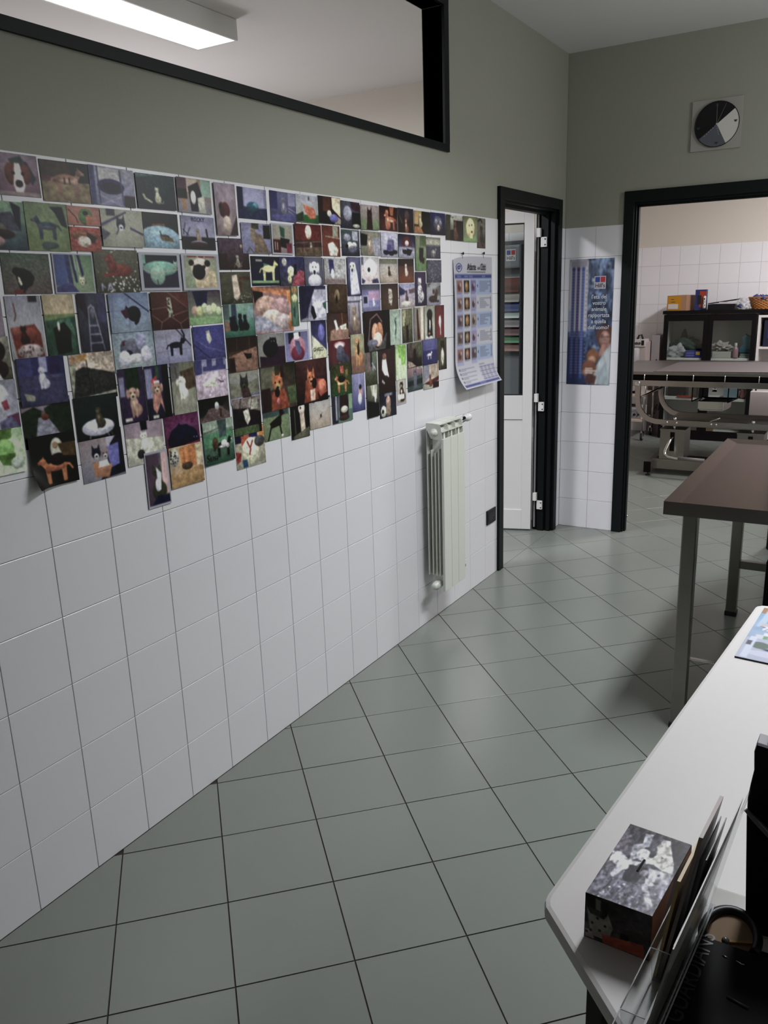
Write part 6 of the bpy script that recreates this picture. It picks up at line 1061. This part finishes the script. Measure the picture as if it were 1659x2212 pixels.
thing(MB().blob((0.20, SY+0.04, ZS+0.11), (0.018, 0.018, 0.03), 0.3, 2, seed=4), 'small_plant_clip', cm('#28302c', 0.6), 'tiny dark clip on top of the white wrapper', 'clip')
thing(MB().box(0.325, SY-0.09, ZS, 0.505, SY+0.02, ZS+0.062, 0.003), 'white_box', cm('#a8a4a2', 0.5), 'low white box on the right cabinet shelf', 'box')
thing(MB().blob((0.40, SY+0.02, ZS+0.105), (0.085, 0.05, 0.045), 0.45, 4, seed=11), 'paper_bundle', cm('#948e8a', 0.8), 'crumpled white paper lying on the low white box', 'paper')
bt = thing(MB().lathe([(0, 0), (0.026, 0.001), (0.028, 0.01), (0.028, 0.085), (0.022, 0.105), (0.010, 0.118), (0.010, 0.125)], (0.545, SY-0.07, ZS), 'z', 20), 'pump_bottle', cm('#94747c', 0.3), 'pinkish bottle with a white cap between the white box and blue cloth', 'bottle')
MB().lathe([(0.0135, 0.118), (0.0135, 0.150), (0.011, 0.153), (0, 0.153)], (0.545, SY-0.07, ZS), 'z', 16).build('cap', cm('#b0aaaa', 0.4), bt)
thing(MB().prism([(0.575, ZS+0.05), (0.70, ZS+0.045), (0.712, ZS+0.13), (0.690, ZS+0.20), (0.655, ZS+0.215), (0.615, ZS+0.235), (0.59, ZS+0.20), (0.60, ZS+0.13), (0.57, ZS+0.10)], 'y', SY-0.02, SY+0.10, bev=0.012), 'blue_cloth', cm('#38606e', 0.8), 'teal blue folded cloth at the right of the cabinet', 'cloth')
thing(MB().box(0.58, SY-0.03, ZS, 0.70, SY+0.12, ZS+0.022, 0.003).box(0.585, SY-0.02, ZS+0.022, 0.705, SY+0.12, ZS+0.042, 0.004), 'folded_sheets', cm('#7c8480', 0.7), 'stack of folded sheets under the teal blue cloth', 'linen')
# lower shelf
ZL = 0.441
thing(MB().box(-0.12, SY+0.02, ZL, 0.05, SY+0.14, ZL+0.12, 0.01), 'black_case', M['darkw'], 'black case on the lower cabinet shelf', 'case')
thing(MB().box(0.0, SY-0.1, ZL, 0.16, SY-0.04, ZL+0.018, 0.004), 'red_tray', cm('#8c2c1c', 0.5), 'flat red tray at the front of the lower cabinet shelf', 'tray')
thing(MB().box(0.10, SY, ZL, 0.18, SY+0.1, ZL+0.11, 0.004), 'grey_carton', cm('#7c7674', 0.6), 'grey carton behind the flat red tray', 'carton')
thing(MB().box(0.45, SY, ZL, 0.60, SY+0.1, ZL+0.10, 0.005), 'pale_pack', cm('#6c7c88', 0.5), 'pale blue pack on the lower right cabinet shelf', 'pack')
thing(MB().blob((0.66, SY, ZL+0.05), (0.06, 0.05, 0.05), 0.25, 3, seed=31), 'pink_cloth', cm('#8c6464', 0.8), 'pinkish rag at the right end of the lower shelf', 'cloth')
thing(MB().box(0.30, SY-0.06, 0.083, 0.37, SY+0.04, 0.17, 0.004), 'small_carton', cm('#7a6448', 0.6), 'small brown carton on the bottom shelf of the black cabinet', 'carton')

# on top of the cabinet
ZT = 1.3404
cx = MB().hexa([(-0.150, cf+0.02, ZT), (0.045, cf-0.0, ZT), (0.120, cf+0.20, ZT), (-0.09, cf+0.24, ZT), (-0.150, cf+0.02, ZT+0.152), (0.045, cf-0.0, ZT+0.158), (0.120, cf+0.20, ZT+0.150), (-0.09, cf+0.24, ZT+0.148)]).build('carton', M['card']); tag(cx, 'brown carton with a yellow and white label on top of the black cabinet', 'carton')
def onf(u, z, d=0.0015): return (-0.150+u*0.195, cf+0.02-u*0.02-d, ZT+z)
def patch(nm, u0, u1, z0, z1, c_, par, d0=0.0015): return MB().hexa([onf(u0, z0, d0), onf(u1, z0, d0), onf(u1, z0, 0), onf(u0, z0, 0), onf(u0, z1, d0), onf(u1, z1, d0), onf(u1, z1, 0), onf(u0, z1, 0)]).build(nm, cm(c_, 0.5), par)
patch('yellow_label', 0.02, 0.72, 0.006, 0.146, '#b07c10', cx); patch('white_label', 0.06, 0.58, 0.018, 0.068, '#c0bcb8', cx, 0.0025)
patch('print_line', 0.2, 0.42, 0.085, 0.090, '#3c2c10', cx, 0.0028); patch('print_line', 0.2, 0.36, 0.112, 0.117, '#3c2c10', cx, 0.0028)
bb = MB().box(0.125, cf+0.02, ZT, 0.232, cf+0.10, ZT+0.205, 0.002).build('product_box', cm('#1c2a5c', 0.4)); tag(bb, 'upright blue and red box on top of the black cabinet', 'box')
MB().box(0.168, cf+0.0175, ZT+0.03, 0.228, cf+0.0205, ZT+0.19).build('red_panel', cm('#8c3420', 0.4), bb); MB().box(0.15, cf+0.0165, ZT+0.06, 0.185, cf+0.0205, ZT+0.15).build('picture', cm('#14161c', 0.4), bb)
sp_ = MB().lathe([(0, 0), (0.014, 0.002), (0.016, 0.02), (0.014, 0.05), (0.012, 0.075), (0.015, 0.09), (0.014, 0.115), (0.008, 0.125), (0, 0.126)], (0.222, cf-0.0, ZT+0.018), 'z', 18).build('spotted_figure', cm('#b8b4b2', 0.4)); tag(sp_, 'slim white figure with black spots before the blue and red box', 'figure')
for dx, dz_, r_ in ((0, 0.095, .007), (-0.006, 0.05, .004), (0.006, 0.032, .005), (0.004, 0.065, .003), (-0.004, 0.02, .004)): MB().blob((0.222+dx, cf-0.0135, ZT+0.018+dz_), (r_, 0.0025, r_*1.3), 0, 2).build('spot', M['blackp'], sp_)
MB().box(0.208, cf-0.012, ZT, 0.238, cf+0.014, ZT+0.019, 0.003).build('base', M['blackp'], sp_)
bc = MB().hexa([(0.25, cf+0.03, ZT), (0.505, cf+0.02, ZT), (0.515, cf+0.27, ZT), (0.26, cf+0.27, ZT), (0.25, cf+0.03, ZT+0.055), (0.515, cf+0.02, ZT+0.055), (0.52, cf+0.27, ZT+0.055), (0.255, cf+0.27, ZT+0.055)]).build('black_case', M['blackp']); tag(bc, 'black instrument case with a tilted lid on top of the black cabinet', 'case')
MB().hexa([(0.255, cf+0.02, ZT+0.058), (0.52, cf+0.01, ZT+0.092), (0.53, cf+0.27, ZT+0.095), (0.26, cf+0.27, ZT+0.06), (0.255, cf+0.02, ZT+0.068), (0.525, cf+0.01, ZT+0.104), (0.53, cf+0.27, ZT+0.107), (0.26, cf+0.27, ZT+0.07)]).build('lid', M['blackp'], bc)
MB().box(0.36, cf+0.012, ZT+0.073, 0.44, cf+0.018, ZT+0.079).build('clasp', M['greyp'], bc)
pb = MB().blob((0.575, cf+0.10, ZT+0.052), (0.062, 0.06, 0.058), 0.25, 4, seed=14).build('plastic_bag', M['bag']); tag(pb, 'knotted translucent plastic bag between the black case and wicker basket', 'bag')
MB().blob((0.56, cf+0.06, ZT+0.035), (0.028, 0.012, 0.020), 0.3, 2, seed=15).build('blue_print', cm('#3c4478', 0.5), pb)
# wicker basket: woven rods round upright stakes
wb = empty('wicker_basket', (0.76, cf+0.13, ZT), 'honey coloured wicker basket of blue packets on top of the cabinet', 'basket')
def bask(rx, z, k, n=64, amp=0.0045):
    return [(0.76+(rx+amp*math.sin(16*2*PI*i/n/1.0+PI*k))*math.cos(2*PI*i/n), cf+0.13+(rx*0.72+amp*math.sin(16*2*PI*i/n+PI*k))*math.sin(2*PI*i/n), z) for i in range(n+1)]
for k in range(9):
    rx = 0.098+0.004*k; MB().tube(bask(rx, ZT+0.006+0.0118*k, k), 0.0062, 6).build('woven_rod', cm('#a8703c', 0.6), wb)
for k in range(16):
    a = 2*PI*k/16; MB().tube([(0.76+0.096*math.cos(a), cf+0.13+0.070*math.sin(a), ZT), (0.76+0.134*math.cos(a), cf+0.13+0.096*math.sin(a), ZT+0.112)], 0.0032, 6).build('stake', cm('#8c5a30', 0.6), wb)
MB().tube(bask(0.136, ZT+0.114, 0, amp=0.002), 0.0072, 6).build('rim', cm('#9c6838', 0.6), wb)
MB().prism([(0.76+0.095*math.cos(2*PI*k/20), cf+0.13+0.068*math.sin(2*PI*k/20)) for k in range(20)], 'z', ZT, ZT+0.004).build('bottom', cm('#8c5a30', 0.6), wb)
for i, (x, y, s_) in enumerate(((0.70, 0.10, 1), (0.74, 0.15, 2), (0.79, 0.10, 3), (0.83, 0.16, 4), (0.68, 0.16, 5), (0.77, 0.05, 6))):
    thing(MB().blob((x, cf+y, ZT+0.112), (0.032, 0.028, 0.026), 0.45, 2, seed=40+s_), 'blue_packet', cm('#343c70', 0.4), ('leftmost front', 'front left', 'middle front', 'rightmost rear', 'leftmost rear', 'lowest front')[i]+' of the dark blue packets in the wicker basket', 'packet', 'blue packets in the basket')

# ------------------------------------------------------------------ trolley with machines at the left of the surgery
tr = empty('trolley', (-0.42, 7.85, 0), 'white shelved steel trolley on black castors at the left of the surgery', 'trolley')
for x in (-0.272, -0.60):
    for y in (7.70, 8.08): MB().tube([(x, y, 0.10), (x, y, 0.80)], 0.013, 10).build('post', M['chrome'], tr)
for z in (0.20, 0.47, 0.76): MB().box(-0.615, 7.69, z, -0.285, 8.09, z+0.025, 0.003).build('shelf', cm('#c4b4a8', 0.5), tr)
for x in (-0.285, -0.60):
    for y in (7.70, 8.08):
        c = MB().lathe([(0, -0.011), (0.032, -0.011), (0.036, -0.006), (0.036, 0.006), (0.032, 0.011), (0, 0.011)], (x, y, 0.036), 'x', 20).build('castor', M['rubber'], tr)
        MB().box(x-0.017, y-0.022, 0.045, x-0.012, y+0.018, 0.105).box(x+0.012, y-0.022, 0.045, x+0.017, y+0.018, 0.105).box(x-0.017, y-0.022, 0.085, x+0.017, y+0.018, 0.105).build('fork', M['chrome'], c)
        MB().lathe([(0, -0.014), (0.018, -0.013), (0.018, 0.013), (0, 0.014)], (x, y, 0.036), 'x', 14).build('hub', M['greyp'], c)
def unit(x0, x1, y0, z0, z1, label, nm='monitor_unit', c_='#a8a0a0'):
    u = MB().box(x0, y0, z0, x1, y0+0.28, z1, 0.004).build(nm, cm(c_, 0.5)); return tag(u, label, 'device')
u1 = unit(-0.60, -0.315, 7.72, 0.2255, 0.345, 'low white device with two black knobs on the lower trolley shelf')
for x, r_ in ((-0.375, 0.013), (-0.335, 0.010), (-0.45, 0.012)): MB().lathe([(0, -0.016), (r_, -0.015), (r_*1.1, 0)], (x, 7.72, 0.275), 'y', 14).build('knob', M['blackp'], u1)
MB().box(-0.59, 7.716, 0.24, -0.325, 7.7205, 0.335).build('front_panel', cm('#8f9096', 0.4), u1)
MB().tube([(-0.55, 7.712, 0.33), (-0.42, 7.70, 0.30), (-0.36, 7.708, 0.325), (-0.335, 7.712, 0.28)], 0.002, 6).build('wire', M['blackp'], u1)
cl = MB().tube([(-0.46+0.07*math.cos(t), 7.80+0.05*math.sin(t), 0.352+0.0011*t) for t in [PI*k/8 for k in range(0, 49)]], 0.004, 6).build('cable_coil', M['rubber']); tag(cl, 'coiled black cable lying on the low device on the trolley', 'cable')
u2 = unit(-0.60, -0.33, 7.72, 0.4955, 0.60, 'flat white device on the middle trolley shelf')
MB().lathe([(0, -0.014), (0.012, -0.013), (0.013, 0)], (-0.36, 7.72, 0.55), 'y', 14).build('knob', M['blackp'], u2)
MB().box(-0.59, 7.716, 0.50, -0.345, 7.7205, 0.525).build('dark_slot', M['darkw'], u2)
u3 = unit(-0.56, -0.30, 7.76, 0.7855, 1.03, 'beige anaesthesia machine with a clear canister on top of the trolley', 'anaesthesia_machine', '#a89c98')
MB().box(-0.50, 7.745, 0.985, -0.305, 7.90, 1.06, 0.004).build('head_block', cm('#b8b2b2', 0.4), u3)
MB().tube([(-0.40, 7.80, 1.06), (-0.385, 7.80, 1.10), (-0.36, 7.80, 1.105), (-0.345, 7.80, 1.06)], 0.010, 8).build('handle', M['blackp'], u3)
for x, r_ in ((-0.425, 0.014), (-0.395, 0.012), (-0.365, 0.012)): MB().lathe([(r_*.6, -0.008), (r_, -0.009), (r_*1.1, 0)], (x, 7.745, 1.02), 'y', 14).build('gauge', M['blackp'], u3)
MB().box(-0.345, 7.742, 1.0, -0.318, 7.746, 1.05, 0.001).build('dark_panel', M['blackp'], u3)
MB().lathe([(0, 0), (0.05, 0.002), (0.052, 0.17), (0.045, 0.19), (0, 0.192)], (-0.40, 7.70, 0.787), 'z', 20).build('canister', M['bag'], u3)
for x in (-0.42, -0.365): MB().tube([(x, 7.70, 0.80), (x, 7.70, 0.98)], 0.0035, 8).build('tube', M['chrome'], u3)
u4 = unit(-0.29, -0.205, 7.95, 0.7855, 1.09, 'narrow pale grey upright case beside the anaesthesia machine', 'upright_case', '#8a8486')
MB().box(-0.235, 7.944, 0.80, -0.222, 7.951, 0.84, 0.002).build('switch', M['blackp'], u4)
MB().box(-0.60, 7.70, 0.7855, -0.33, 7.74, 0.80, 0.002).build('black_tray', M['blackp'], u3)
# carton with scribbled marks
ct = MB().box(-0.345, 8.125, 0.0, -0.185, 8.31, 0.64, 0.003).build('tall_carton', cm('#847876', 0.8)); tag(ct, 'tall pale carton with black scribbled marks between trolley and cabinet', 'carton')
def scr(pts, r=0.004): MB().tube([(x, 8.123, z) for x, z in pts], r, 6).build('scribble', M['ink'], ct)
scr([(-0.265, 0.37), (-0.282, 0.34), (-0.288, 0.30), (-0.284, 0.275)])
scr([(-0.235, 0.335), (-0.258, 0.31), (-0.232, 0.285), (-0.252, 0.265), (-0.266, 0.285), (-0.236, 0.31), (-0.235, 0.335)])
scr([(-0.212, 0.33), (-0.220, 0.27)]); scr([(-0.268, 0.238), (-0.252, 0.236)], 0.005)
